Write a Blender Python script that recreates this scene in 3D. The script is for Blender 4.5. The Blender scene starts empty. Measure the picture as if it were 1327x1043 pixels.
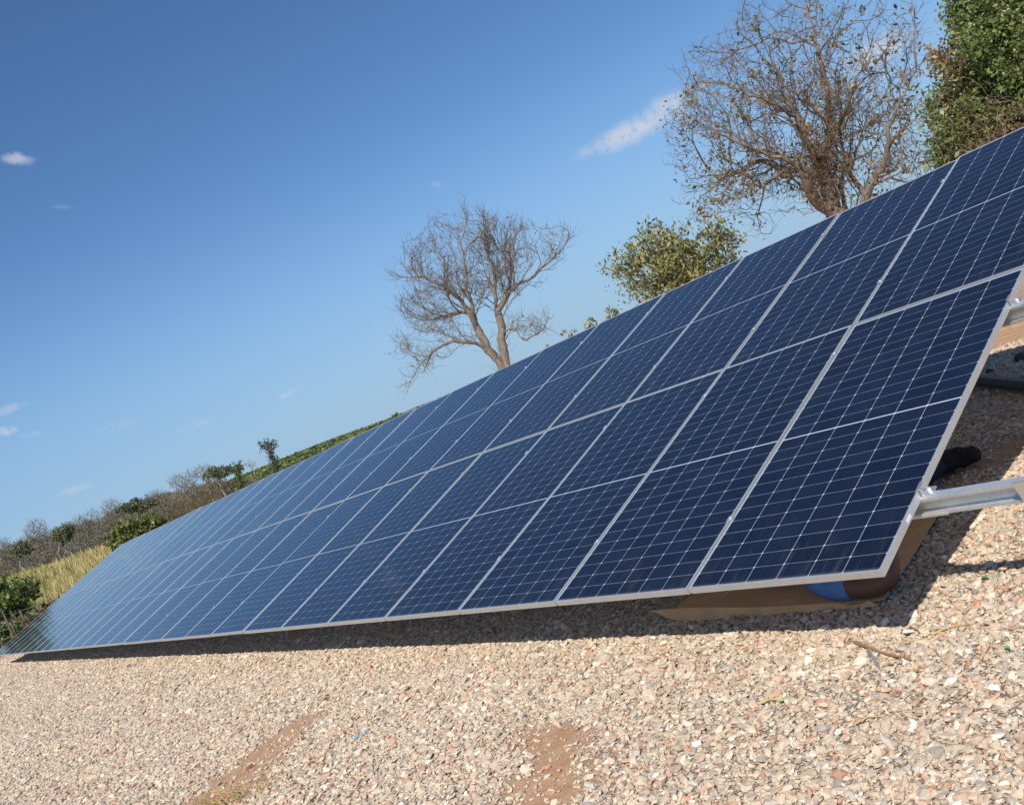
import bpy, bmesh, math, random
import numpy as np
from mathutils import Vector, Matrix, Euler, noise
R = math.radians
D = bpy.data
sc = bpy.context.scene
COL = sc.collection

# ---------------------------------------------------------------- camera, sky, sun, exposure
W_PX, H_PX = 1327.0, 1043.0
M = np.array([[0.57306, -0.26043, -0.77703], [0.71146, -0.31248, 0.62943], [-0.40673, -0.91353, 0.00622]])
CAM = np.array([2.4725, -3.0712, 1.7504])
F_PX, CX, CY = 1239.26, 663.5 + 58, 521.5 - 70
cd = D.cameras.new('camera'); cam = D.objects.new('camera', cd); COL.objects.link(cam)
rot = Matrix(((M[0, 0], -M[0, 1], -M[0, 2]), (M[1, 0], -M[1, 1], -M[1, 2]), (M[2, 0], -M[2, 1], -M[2, 2])))
cam.matrix_world = Matrix.Translation(CAM) @ rot.to_4x4()
cd.sensor_fit = 'HORIZONTAL'; cd.sensor_width = 36; cd.lens = 36 * F_PX / W_PX
cd.shift_x = -58 / W_PX; cd.shift_y = -70 / W_PX
cd.clip_start = 0.05; cd.clip_end = 6000
sc.camera = cam

SUN = Vector((0.709, -0.857, 1.0)).normalized()
EL = math.asin(SUN.z); AZ = math.atan2(SUN.x, SUN.y)
sd = D.lights.new('sun', 'SUN'); so = D.objects.new('sun', sd); COL.objects.link(so)
sd.energy = 5.0; sd.angle = R(0.55); sd.color = (1.0, 0.94, 0.84)
so.rotation_euler = SUN.to_track_quat('Z', 'Y').to_euler(); so.location = (20, -20, 30)

sc.view_settings.view_transform = 'Standard'; sc.view_settings.look = 'None'
sc.view_settings.exposure = 0.0; sc.view_settings.gamma = 1.0
sc.cycles.max_bounces = 6; sc.cycles.transparent_max_bounces = 12


def ray(px, py):
    r = M @ np.array([(px - CX) / F_PX, (py - CY) / F_PX, 1.0])
    return r


def PX(px, py, d):
    """the point seen in that direction at horizontal distance d"""
    r = ray(px, py)
    return CAM + r * (d / math.hypot(r[0], r[1]))


def GP(px, py, z=0.0):
    r = ray(px, py)
    return CAM + r * ((z - CAM[2]) / r[2])


# ---------------------------------------------------------------- node helpers
class NT:
    def __init__(s, tree):
        s.t = tree; s.n = tree.nodes; s.l = tree.links

    def new(s, typ, **kw):
        nd = s.n.new(typ)
        for k, v in kw.items():
            setattr(nd, k, v)
        return nd

    def put(s, sock, v):
        if isinstance(v, bpy.types.NodeSocket):
            s.l.new(v, sock)
        elif v is not None:
            sock.default_value = v

    def m(s, op, a, b=None, c=None, clamp=False):
        nd = s.new('ShaderNodeMath', operation=op, use_clamp=clamp)
        for i, v in enumerate((a, b, c)):
            if v is not None:
                s.put(nd.inputs[i], v)
        return nd.outputs[0]

    def vm(s, op, a, b=None, scale=None):
        nd = s.new('ShaderNodeVectorMath', operation=op)
        s.put(nd.inputs[0], a)
        if b is not None: s.put(nd.inputs[1], b)
        if scale is not None: s.put(nd.inputs['Scale'], scale)
        return nd.outputs['Value'] if op in ('DOT_PRODUCT', 'LENGTH', 'DISTANCE') else nd.outputs[0]

    def mix(s, f, a, b):
        nd = s.new('ShaderNodeMix', data_type='RGBA')
        s.put(nd.inputs[0], f)
        s.put(nd.inputs[6], a if isinstance(a, bpy.types.NodeSocket) else (*a[:3], 1))
        s.put(nd.inputs[7], b if isinstance(b, bpy.types.NodeSocket) else (*b[:3], 1))
        return nd.outputs[2]

    def ramp(s, f, pts, interp='LINEAR'):
        nd = s.new('ShaderNodeValToRGB'); cr = nd.color_ramp; cr.interpolation = interp
        while len(cr.elements) > 1: cr.elements.remove(cr.elements[-1])
        cr.elements[0].position = pts[0][0]; cr.elements[0].color = (*pts[0][1][:3], 1)
        for p, c in pts[1:]:
            e = cr.elements.new(p); e.color = (*c[:3], 1)
        s.put(nd.inputs[0], f)
        return nd.outputs[0]

    def noise(s, vec, scale, detail=4, rough=0.5, out=0, dist=0.0):
        nd = s.new('ShaderNodeTexNoise'); s.put(nd.inputs['Vector'], vec)
        nd.inputs['Scale'].default_value = scale; nd.inputs['Detail'].default_value = detail
        nd.inputs['Roughness'].default_value = rough; nd.inputs['Distortion'].default_value = dist
        return nd.outputs[out]

    def mr(s, v, a, b, c=0.0, d=1.0, smooth=True):
        nd = s.new('ShaderNodeMapRange', interpolation_type='SMOOTHSTEP' if smooth else 'LINEAR')
        for i, q in enumerate((v, a, b, c, d)): s.put(nd.inputs[i], q)
        return nd.outputs[0]


def mat(name, color=(.5, .5, .5), rough=.6, metal=0.0, **kw):
    m = D.materials.new(name); m.use_nodes = True
    t = NT(m.node_tree); b = t.n['Principled BSDF']
    b.inputs['Base Color'].default_value = (*color, 1); b.inputs['Roughness'].default_value = rough
    b.inputs['Metallic'].default_value = metal
    for k, v in kw.items():
        b.inputs[k.replace('_', ' ')].default_value = v
    return m, t, b


def bump(t, b, h, strength=.5, dist=.01):
    n = t.new('ShaderNodeBump'); n.inputs['Strength'].default_value = strength; n.inputs['Distance'].default_value = dist
    t.put(n.inputs['Height'], h); t.l.new(n.outputs[0], b.inputs['Normal'])


# ---------------------------------------------------------------- world
wd = D.worlds.new('World'); sc.world = wd; wd.use_nodes = True
t = NT(wd.node_tree); bg = t.n['Background']
sky = t.new('ShaderNodeTexSky', sky_type='NISHITA'); sky.sun_disc = False
sky.sun_elevation = EL; sky.sun_rotation = AZ; sky.altitude = 500; sky.air_density = 1.0; sky.dust_density = .35; sky.ozone_density = 2.2
tc = t.new('ShaderNodeTexCoord'); dirv = t.vm('NORMALIZE', tc.outputs['Generated'])
clouds = [  # px centre, half length px, half width px, strength, slope in the photograph (deg)
    (822, 168, 66, 17, .95, 26), (868, 138, 30, 20, .8, 20), (1135, 68, 44, 20, .8, 30), (770, 192, 30, 10, .45, 26),
    (22, 206, 19, 8, .7, 0), (565, 240, 9, 5, .22, 0), (12, 531, 22, 6, .4, 22), (8, 558, 15, 6, .7, 10), (40, 563, 14, 5, .2, 10),
    (371, 512, 17, 5, .4, 28), (262, 549, 13, 4, .25, 25), (236, 556, 10, 4, .22, 25), (153, 552, 26, 7, .2, 12), (97, 635, 20, 6, .35, 14),
    (80, 270, 14, 4, .12, 0)]
wn = t.noise(dirv, 55, 5, .62, out=1)
wv = t.vm('SCALE', t.vm('SUBTRACT', wn, (.5, .5, .5)), scale=.010)
wdv = t.vm('ADD', dirv, wv)
cl = None
for px, py, a, b_, st, sl in clouds:
    c0 = Vector(ray(px, py)).normalized()
    e = Vector(ray(px + 100 * math.cos(R(sl)), py - 100 * math.sin(R(sl)))).normalized() - c0
    e1 = (e - c0 * e.dot(c0)).normalized(); e2 = c0.cross(e1)
    k = 1.0 / F_PX * 1.0 / max(1.0, ((px - CX) ** 2 + (py - CY) ** 2 + F_PX ** 2) ** .5 / F_PX)
    dd = t.vm('SUBTRACT', wdv, tuple(c0))
    u = t.m('DIVIDE', t.vm('DOT_PRODUCT', dd, tuple(e1)), a * k)
    v = t.m('DIVIDE', t.vm('DOT_PRODUCT', dd, tuple(e2)), b_ * k)
    q = t.m('SQRT', t.m('ADD', t.m('MULTIPLY', u, u), t.m('MULTIPLY', v, v)))
    g = t.mr(q, 1.3, .25, 0, st)
    g = t.m('MULTIPLY', g, t.m('GREATER_THAN', t.vm('DOT_PRODUCT', dirv, tuple(c0)), .5))
    cl = g if cl is None else t.m('MAXIMUM', cl, g)
fn = t.noise(dirv, 90, 6, .68)
cl = t.m('MULTIPLY', cl, t.mr(fn, .25, .52), clamp=True)
hz_ = t.new('ShaderNodeSeparateXYZ'); t.l.new(dirv, hz_.inputs[0])
tint = t.vm('MULTIPLY', sky.outputs[0], (.72, 1.0, 1.25))
tint = t.mix(t.mr(hz_.outputs[2], -.02, .30, .80, 0), tint, (3.5, 5.3, 7.9))
ccol = t.mix(t.m('MULTIPLY', cl, .85), tint, (7.0, 7.5, 8.4))
t.l.new(ccol, bg.inputs[0]); bg.inputs[1].default_value = 0.088


# ---------------------------------------------------------------- mesh helpers
def link(o, parent=None):
    COL.objects.link(o)
    if parent is not None: o.parent = parent
    return o


def tag(o, label=None, cat=None, group=None, kind=None):
    if label: o['label'] = label
    if cat: o['category'] = cat
    if group: o['group'] = group
    if kind: o['kind'] = kind
    return o


def empty(name, loc, label=None, cat=None, group=None, rz=0.0):
    o = D.objects.new(name, None); o.location = loc; o.rotation_euler.z = rz; o.empty_display_size = .2
    return tag(link(o), label, cat, group)


class MB:
    def __init__(s): s.v = []; s.f = []; s.c = []

    def add(s, vs, fs, col=None):
        n = len(s.v); s.v.extend([tuple(q) for q in vs]); s.f.extend([tuple(i + n for i in f) for f in fs])
        if col is not None: s.c.extend([col] * len(fs))

    def box(s, lo, hi, fn=None):
        x0, y0, z0 = lo; x1, y1, z1 = hi
        vs = [(x0, y0, z0), (x1, y0, z0), (x1, y1, z0), (x0, y1, z0), (x0, y0, z1), (x1, y0, z1), (x1, y1, z1), (x0, y1, z1)]
        if fn: vs = [fn(q) for q in vs]
        s.add(vs, [(0, 3, 2, 1), (4, 5, 6, 7), (0, 1, 5, 4), (1, 2, 6, 5), (2, 3, 7, 6), (3, 0, 4, 7)])

    def tube(s, pts, rad, n=6, col=None, caps=True):
        pts = [Vector(p) for p in pts]
        if not hasattr(rad, '__len__'): rad = [rad] * len(pts)
        rings = []; up = None
        for i, p in enumerate(pts):
            d = (pts[min(i + 1, len(pts) - 1)] - pts[max(i - 1, 0)])
            if d.length < 1e-9: d = Vector((0, 0, 1))
            d.normalize()
            if up is None: up = d.orthogonal().normalized()
            up = (up - d * up.dot(d))
            up = up.normalized() if up.length > 1e-6 else d.orthogonal().normalized()
            w = d.cross(up)
            rings.append([p + (up * math.cos(6.28318 * k / n) + w * math.sin(6.28318 * k / n)) * rad[i] for k in range(n)])
        vs = [q for r_ in rings for q in r_]
        fs = [(i * n + k, i * n + (k + 1) % n, (i + 1) * n + (k + 1) % n, (i + 1) * n + k) for i in range(len(pts) - 1) for k in range(n)]
        if caps: fs += [tuple(range(n - 1, -1, -1)), tuple((len(pts) - 1) * n + k for k in range(n))]
        s.add(vs, fs, col)

    def extrude(s, prof, o, ax, e1, e2, length):
        """open profile of thick strips: prof = closed polygon in (e1, e2), pushed along ax"""
        o, ax, e1, e2 = Vector(o), Vector(ax), Vector(e1), Vector(e2); n = len(prof)
        vs = [o + e1 * a + e2 * b for a, b in prof] + [o + ax * length + e1 * a + e2 * b for a, b in prof]
        fs = [(k, (k + 1) % n, n + (k + 1) % n, n + k) for k in range(n)]
        s.add(vs, fs)
        s.add(vs[:n], [tuple(range(n))[::-1]]); s.add(vs[n:], [tuple(range(n))])

    def mesh(s, name, m, smooth=False):
        me = D.meshes.new(name); me.from_pydata(s.v, [], s.f); me.update()
        if s.c and len(s.c) == len(s.f):
            at = me.attributes.new('tint', 'FLOAT_COLOR', 'FACE')
            at.data.foreach_set('color', np.array([(*c[:3], 1.0) for c in s.c], dtype=np.float32).ravel())
        if smooth: me.shade_smooth()
        if m: me.materials.append(m)
        return me

    def build(s, name, m, parent=None, smooth=False):
        return link(D.objects.new(name, s.mesh(name, m, smooth)), parent)


def fast_mesh(name, V, Fq, m, tint=None, k=4):
    """V (n,3), Fq (f,k) index array"""
    me = D.meshes.new(name); nf = len(Fq)
    me.vertices.add(len(V)); me.vertices.foreach_set('co', np.asarray(V, dtype=np.float32).ravel())
    me.loops.add(nf * k); me.loops.foreach_set('vertex_index', np.asarray(Fq, dtype=np.int32).ravel())
    me.polygons.add(nf); me.polygons.foreach_set('loop_start', np.arange(0, nf * k, k, dtype=np.int32))
    me.update(calc_edges=True)
    if tint is not None:
        at = me.attributes.new('tint', 'FLOAT_COLOR', 'FACE')
        c = np.ones((nf, 4), dtype=np.float32); c[:, :3] = tint; at.data.foreach_set('color', c.ravel())
    if m: me.materials.append(m)
    return me


def sm(a, b, x):
    q = np.clip((x - a) / (b - a), 0, 1); return q * q * (3 - 2 * q)


# ---------------------------------------------------------------- terrain
def terrain(x, y):
    dx, dy = x - CAM[0], y - CAM[1]
    r = np.hypot(dx, dy); ph = np.degrees(np.arctan2(dy, -dx))
    h1 = np.interp(ph, [-180, -100, -60, 6.4, 9, 12, 20, 40, 90, 180], [1, 4, 5.5, 4.4, 3.4, 2.4, 1.8, 1.8, 1, 1])
    h2 = np.interp(ph, [-180, -60, 10, 19, 23, 25, 28, 30, 36, 60, 180], [6, 6, 9, 9.6, 8.4, 7.4, 4.8, 3.9, 1.6, 1.5, 5])
    return h1 * sm(44, 165, r) + h2 * sm(300, 640, r)


def hn(x, y):
    return 0.014 * noise.noise(Vector((x * .9, y * .9, 0))) + 0.010 * noise.noise(Vector((x * 2.7, y * 2.7, 3)))


def H(x, y):
    return float(terrain(np.array(x), np.array(y))) + (hn(x, y) if abs(x - CAM[0]) < 60 else 0)


# bare earth showing through the gravel, plus a painted shade tint: (x, y, half length, half width, angle deg)
DIRT_AND_SHADE = []
for (pa, pb, w_) in (((250, 1050), (330, 990), .42), ((320, 1005), (365, 955), .30), ((355, 960), (400, 930), .24), ((685, 965), (755, 985), .22), ((690, 1005), (730, 1048), .20),
                     ((1225, 620), (1335, 570), .30), ((1275, 545), (1345, 520), .22)):  # last patch paints the reddish tone of the shade behind the panels
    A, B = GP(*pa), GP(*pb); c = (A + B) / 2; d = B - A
    DIRT_AND_SHADE.append((c[0], c[1], np.hypot(d[0], d[1]) / 2 + w_ * .6, w_, math.atan2(d[1], d[0])))


def dirt_shade_mask(x, y):
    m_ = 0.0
    for cx, cy, a, b_, an in DIRT_AND_SHADE:
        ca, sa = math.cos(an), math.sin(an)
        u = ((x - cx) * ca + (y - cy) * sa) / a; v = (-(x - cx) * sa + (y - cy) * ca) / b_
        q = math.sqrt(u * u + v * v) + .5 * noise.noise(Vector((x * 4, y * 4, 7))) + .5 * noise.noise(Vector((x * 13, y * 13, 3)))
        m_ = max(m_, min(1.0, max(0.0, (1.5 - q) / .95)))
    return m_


def gravel_edge(x, y):
    """1 on the gravel pad, 0 off it"""
    n_ = noise.noise(Vector((x * .6, y * .6, 1))) * .5
    e = min(1, max(0, (6.4 + n_ - y) / .35)) if y > 3 else 1
    e2 = min(1, max(0, (x + 36.5 + n_) / 1.2))
    stripe = 0
    return e * e2


mg, t, b = mat('gravel_ground_mat', rough=.95)
geo = t.new('ShaderNodeNewGeometry'); pos = geo.outputs['Position']
cdn = t.new('ShaderNodeVectorMath', operation='DISTANCE'); t.l.new(pos, cdn.inputs[0]); cdn.inputs[1].default_value = tuple(CAM)
sep = t.new('ShaderNodeSeparateXYZ'); t.l.new(pos, sep.inputs[0])
vor = t.new('ShaderNodeTexVoronoi', voronoi_dimensions='2D'); t.l.new(pos, vor.inputs['Vector']); vor.inputs['Scale'].default_value = 44
vor2 = t.new('ShaderNodeTexVoronoi', voronoi_dimensions='2D', feature='DISTANCE_TO_EDGE'); t.l.new(pos, vor2.inputs['Vector']); vor2.inputs['Scale'].default_value = 44
sc_ = t.new('ShaderNodeSeparateColor'); t.l.new(vor.outputs['Color'], sc_.inputs[0])
gcol = t.ramp(sc_.outputs[0], [(0, (.34, .27, .19)), (.2, (.47, .38, .28)), (.45, (.56, .46, .34)), (.7, (.50, .38, .27)), (.85, (.60, .52, .41)), (1, (.62, .58, .52))])
gap = t.mr(vor2.outputs['Distance'], .0, .14, 0.30, 1.0)
gcol = t.mix(gap, (.16, .11, .075), gcol)
big = t.noise(pos, 1.3, 5, .6)
gcol = t.mix(t.mr(big, .35, .75, 0, .45), gcol, (.50, .36, .25))
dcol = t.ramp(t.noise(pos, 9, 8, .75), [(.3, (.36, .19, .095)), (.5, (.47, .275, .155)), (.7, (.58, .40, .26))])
fcol = t.ramp(t.noise(pos, .5, 8, .7), [(.3, (.24, .155, .07)), (.5, (.36, .25, .10)), (.7, (.46, .35, .15))])
hcol = t.ramp(t.noise(pos, .035, 8, .75), [(.35, (.035, .055, .018)), (.5, (.075, .105, .032)), (.62, (.12, .14, .05)), (.75, (.18, .17, .08))])
at = t.new('ShaderNodeAttribute', attribute_name='zones'); za = t.new('ShaderNodeSeparateColor'); t.l.new(at.outputs['Color'], za.inputs[0])
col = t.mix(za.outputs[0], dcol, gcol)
col = t.mix(za.outputs[1], col, fcol)
col = t.mix(za.outputs[2], col, hcol)
# strips of gravel and earth on the bank behind the rack
t.l.new(col, b.inputs['Base Color'])
hh = t.m('ADD', t.m('MULTIPLY', t.mr(vor2.outputs['Distance'], 0, .3), za.outputs[0]), t.m('MULTIPLY', t.noise(pos, 18, 8, .7), 1.2))
bump(t, b, hh, .9, .012)

rings = [0.0] + list(np.geomspace(.5, 60, 200)) + list(np.geomspace(62, 4000, 130)); NA = 420
V = []; Z = []
for r_ in rings:
    for k in range(NA):
        a = 2 * math.pi * k / NA; V.append((CAM[0] + r_ * math.cos(a), CAM[1] + r_ * math.sin(a)))
V = np.array(V); hz0 = terrain(V[:, 0], V[:, 1]); zs = np.zeros((len(V), 4), dtype=np.float32); zs[:, 3] = 1
rr = np.hypot(V[:, 0] - CAM[0], V[:, 1] - CAM[1])
for i in np.nonzero(rr < 62)[0]:
    x, y = V[i]; hz0[i] += hn(x, y)
    g = gravel_edge(x, y) * (1 - dirt_shade_mask(x, y))
    if y > 7.6 and y < 9.3 and x > -12: g = .6 * (noise.noise(Vector((x * .8, y * 1.5, 5))) > -.1)
    zs[i, 0] = g
zs[:, 1] = sm(43, 50, rr); zs[:, 2] = sm(180, 260, rr)
# low loose bank beyond the pad
bk = sm(6.6, 8.5, V[:, 1]) * (1 - sm(30, 60, rr)); hz0 += .12 * bk
Fq = [(i * NA + k, i * NA + (k + 1) % NA, (i + 1) * NA + (k + 1) % NA, (i + 1) * NA + k) for i in range(len(rings) - 1) for k in range(NA)]
me = fast_mesh('ground', np.column_stack([V, hz0]), np.array(Fq), mg)
a_ = me.attributes.new('zones', 'FLOAT_COLOR', 'POINT'); a_.data.foreach_set('color', zs.ravel())
me.shade_smooth()
tag(link(D.objects.new('ground', me)), kind='structure')

# ---------------------------------------------------------------- gravel (loose crushed stones), one instanced object
rng = np.random.default_rng(7)
SX, SY, ST = [], [], []
for (x0, x1, y0, y1, dens_, far_) in ((-9, 6.5, -5.5, 7.1, 6600, 0), (-38, -9, -4.6, 1.3, 6600, 1)):
    NP = int((x1 - x0) * (y1 - y0) * dens_); gx = rng.uniform(x0, x1, NP); gy = rng.uniform(y0, y1, NP)
    dd = np.hypot(gx - CAM[0], gy - CAM[1])
    qq = M.T @ (np.column_stack([gx, gy, np.zeros(NP)]) - CAM).T
    px_ = CX + F_PX * qq[0] / qq[2]; py_ = CY + F_PX * qq[1] / qq[2]
    vis = (qq[2] > .2) & (px_ > -260) & (px_ < W_PX + 1100) & (py_ < H_PX + 260)
    keep = vis & (rng.random(NP) < np.minimum(1, (7.5 / dd) ** 1.15))
    keep &= ~((gy > 1.2) & (gx < -3.0))
    SX.append(gx[keep]); SY.append(gy[keep])
gx = np.concatenate(SX); gy = np.concatenate(SY)
P, S_, Rv, Cc, Vr = [], [], [], [], []
pal = np.array([(.66, .56, .44), (.60, .50, .39), (.72, .62, .50), (.84, .80, .71), (.60, .43, .32), (.58, .33, .22), (.50, .46, .41), (.40, .35, .30), (.66, .51, .38), (.55, .49, .42)])
pw = np.array([.21, .18, .15, .06, .12, .04, .08, .03, .07, .06]); pw /= pw.sum()
ci = rng.choice(len(pal), len(gx), p=pw); rs = rng.lognormal(0, .44, len(gx)); ru = rng.random(len(gx)); rj = rng.random((len(gx), 2))
dist_ = np.hypot(gx - CAM[0], gy - CAM[1]); szf = np.maximum(1, dist_ / 7.5) ** .32
for i in range(len(gx)):
    x, y = float(gx[i]), float(gy[i])
    g = gravel_edge(x, y)
    if y < 3.2 and (x > -7): g *= 1 - .93 * dirt_shade_mask(x, y)
    dens = .88 + .35 * noise.noise(Vector((x * 1.4, y * 1.4, 11)))
    if ru[i] > g * dens: continue
    s = min(.026, .0080 * rs[i]) * szf[i]
    P.append((x, y, hn(x, y) + s * (.1 + .6 * rj[i, 0]))); S_.append(s); Vr.append(i % 10)
    Cc.append(pal[ci[i]] * (.80 + .28 * rj[i, 1]) * (1.01, .98, .93))
P = np.array(P, dtype=np.float32); n_ = len(P)
me = D.meshes.new('gravel'); me.vertices.add(n_); me.vertices.foreach_set('co', P.ravel())
S_ = np.array(S_)[:, None] * np.column_stack([rng.uniform(.9, 1.5, n_), rng.uniform(.7, 1.1, n_), rng.uniform(.38, .66, n_)])
for nm, ty, arr in (('scl', 'FLOAT_VECTOR', S_), ('rotv', 'FLOAT_VECTOR', np.column_stack([rng.normal(0, .34, n_), rng.normal(0, .34, n_), rng.uniform(0, 6.28, n_)])), ('var', 'INT', np.array(Vr))):
    a_ = me.attributes.new(nm, ty, 'POINT')
    a_.data.foreach_set('value' if ty == 'INT' else 'vector', np.asarray(arr, dtype=np.int32 if ty == 'INT' else np.float32).ravel())
a_ = me.attributes.new('stone_tint', 'FLOAT_COLOR', 'POINT'); c4 = np.ones((n_, 4), dtype=np.float32); c4[:, :3] = np.array(Cc); a_.data.foreach_set('color', c4.ravel())
mp, t, b = mat('gravel_stone_mat', rough=.85)
at = t.new('ShaderNodeAttribute', attribute_name='stone_tint', attribute_type='INSTANCER')
tco = t.new('ShaderNodeTexCoord'); sp = t.noise(tco.outputs['Object'], 3.0, 4, .7)
c2 = t.mix(t.mr(sp, .35, .7, 0, .4), at.outputs['Color'], t.vm('MULTIPLY', at.outputs['Color'], (.62, .55, .48)))
t.l.new(c2, b.inputs['Base Color'])
me.materials.append(mp)
go = tag(link(D.objects.new('gravel', me)), 'loose crushed stone gravel, beige, pink and grey, covering the yard', 'gravel', kind='stuff')
ng = D.node_groups.new('scatter_stones', 'GeometryNodeTree')
ng.interface.new_socket('Geometry', in_out='INPUT', socket_type='NodeSocketGeometry')
ng.interface.new_socket('Geometry', in_out='OUTPUT', socket_type='NodeSocketGeometry')
gi = ng.nodes.new('NodeGroupInput'); gout = ng.nodes.new('NodeGroupOutput')
g2i = ng.nodes.new('GeometryNodeGeometryToInstance')
for k in range(10):
    ico = ng.nodes.new('GeometryNodeMeshIcoSphere'); ico.inputs['Subdivisions'].default_value = 1
    spn = ng.nodes.new('GeometryNodeSetPosition'); rv = ng.nodes.new('FunctionNodeRandomValue'); rv.data_type = 'FLOAT_VECTOR'
    rv.inputs[0].default_value = (-.30, -.30, -.30); rv.inputs[1].default_value = (.30, .30, .30); rv.inputs['Seed'].default_value = 11 + k
    ch = ng.nodes.new('GeometryNodeConvexHull'); smn = ng.nodes.new('GeometryNodeSetMaterial'); smn.inputs['Material'].default_value = mp
    ng.links.new(ico.outputs['Mesh'], spn.inputs['Geometry']); ng.links.new(rv.outputs[0], spn.inputs['Offset'])
    ng.links.new(spn.outputs[0], ch.inputs[0]); ng.links.new(ch.outputs[0], smn.inputs[0]); ng.links.new(smn.outputs[0], g2i.inputs[0])
iop = ng.nodes.new('GeometryNodeInstanceOnPoints'); ng.links.new(gi.outputs[0], iop.inputs['Points']); ng.links.new(g2i.outputs[0], iop.inputs['Instance'])
iop.inputs['Pick Instance'].default_value = True


def named(nm, ty):
    q = ng.nodes.new('GeometryNodeInputNamedAttribute'); q.data_type = ty; q.inputs['Name'].default_value = nm
    return [o for o in q.outputs if o.enabled and o.name == 'Attribute'][0]


ng.links.new(named('var', 'INT'), iop.inputs['Instance Index'])
e2r = ng.nodes.new('FunctionNodeEulerToRotation'); ng.links.new(named('rotv', 'FLOAT_VECTOR'), e2r.inputs[0])
ng.links.new(e2r.outputs[0], iop.inputs['Rotation']); ng.links.new(named('scl', 'FLOAT_VECTOR'), iop.inputs['Scale'])
ng.links.new(iop.outputs[0], gout.inputs[0])
md = go.modifiers.new('scatter', 'NODES'); md.node_group = ng
print('stones', n_)

# ---------------------------------------------------------------- solar table
TILT = R(18.498); H0 = 0.43
EV = Vector((0, math.cos(TILT), math.sin(TILT))); EN = Vector((0, -math.sin(TILT), math.cos(TILT))); EX = Vector((1, 0, 0))
O0 = Vector((0, 0, H0))
MW, ML, MT, GAP, RGAP = 1.137, 2.283, .035, .019, .012


def TP(x, v, n=0.0): return O0 + EX * x + EV * v + EN * n


m_frame, t, b = mat('anodised_aluminium_mat', (.72, .74, .75), .40, .7)
tco = t.new('ShaderNodeTexCoord')
nz = t.noise(tco.outputs['Object'], 9, 4, .6)
t.l.new(t.mix(nz, (.58, .61, .63), (.74, .76, .77)), b.inputs['Base Color'])
m_galv, t, b = mat('galvanised_steel_mat', (.6, .62, .62), .42, .7)
tco = t.new('ShaderNodeTexCoord'); v_ = t.new('ShaderNodeTexVoronoi'); t.l.new(tco.outputs['Object'], v_.inputs[0]); v_.inputs['Scale'].default_value = 60
s_ = t.new('ShaderNodeSeparateColor'); t.l.new(v_.outputs['Color'], s_.inputs[0])
t.l.new(t.mix(s_.outputs[0], (.66, .68, .69), (.76, .78, .78)), b.inputs['Base Color'])
t.l.new(t.mr(s_.outputs[1], 0, 1, .36, .46), b.inputs['Roughness'])
m_zinc, t, b = mat('bright_zinc_mat', (.8, .8, .8), .25, .85)
m_back, t, b = mat('white_backsheet_mat', (.75, .76, .78), .6)

m_cell, t, b = mat('solar_cell_glass_mat', rough=.09, IOR=1.48)
tco = t.new('ShaderNodeTexCoord'); sx = t.new('ShaderNodeSeparateXYZ'); t.l.new(tco.outputs['Object'], sx.inputs[0])
X, Y = sx.outputs[0], sx.outputs[1]
CP, RP, MX, MY, CG = .18590, .09390, .0108, .0110, .0074
cx_ = t.m('SUBTRACT', X, MX)
low = t.m('LESS_THAN', Y, ML / 2)
yy = t.m('SUBTRACT', Y, t.m('ADD', MY, t.m('MULTIPLY', t.m('SUBTRACT', 1.0, low), RP * 12 + CG)))


def edge_dist(val, pitch):
    f = t.m('PINGPONG', val, pitch / 2); return f


dx_ = edge_dist(cx_, CP); dy_ = edge_dist(yy, RP)
lin_c = t.m('LESS_THAN', dx_, .0010); lin_r = t.m('LESS_THAN', dy_, .0005)
dia = t.m('LESS_THAN', t.m('ADD', dx_, dy_), .0068)
out1 = t.m('LESS_THAN', cx_, .0); out2 = t.m('GREATER_THAN', cx_, CP * 6); out3 = t.m('LESS_THAN', yy, 0.0); out4 = t.m('GREATER_THAN', yy, RP * 12)
white = lin_c
for q in (lin_r, dia, out1, out2, out3, out4): white = t.m('MAXIMUM', white, q)
bus = t.m('LESS_THAN', edge_dist(t.m('ADD', cx_, .0093), .01859), .0006)
cid = t.new('ShaderNodeCombineXYZ'); t.put(cid.inputs[0], t.m('FLOOR', t.m('DIVIDE', cx_, CP))); t.put(cid.inputs[1], t.m('FLOOR', t.m('DIVIDE', Y, RP)))
oi = t.new('ShaderNodeObjectInfo'); t.put(cid.inputs[2], t.m('MULTIPLY', oi.outputs['Random'], 99))
wn = t.new('ShaderNodeTexWhiteNoise', noise_dimensions='3D'); t.l.new(cid.outputs[0], wn.inputs[0])
ccol = t.mix(wn.outputs[0], (.0030, .0070, .021), (.0055, .0115, .030))
ccol = t.mix(t.m('MULTIPLY', bus, .06), ccol, (.45, .48, .52))
ccol = t.mix(white, ccol, (.50, .56, .65))
# dust film
du = t.noise(tco.outputs['Object'], 5, 6, .7)
offs = t.vm('ADD', t.vm('MULTIPLY', tco.outputs['Object'], (14, 1.2, 1)), t.vm('MULTIPLY', cid.outputs[0], (0, 0, 1)))
stk = t.m('MULTIPLY', t.mr(t.noise(offs, 2.2, 4, .6), .5, .75), t.mr(Y, .0, .5, .05, .004))
edge_d = t.mr(Y, .03, .012, 0, .10)
ccol = t.mix(t.m('ADD', t.m('ADD', t.mr(du, .4, .8, .001, .014), stk), edge_d, clamp=True), ccol, (.5, .42, .33))
t.l.new(ccol, b.inputs['Base Color'])
t.l.new(t.mr(du, .3, .8, .05, .16), b.inputs['Roughness'])

# frame mesh
mb = MB()
o_ = [(0, 0), (MW, 0), (MW, ML), (0, ML)]


def ring(ins, z): return [(min(max(x, ins), MW - ins), min(max(y, ins), ML - ins), z) for x, y in o_]


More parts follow.
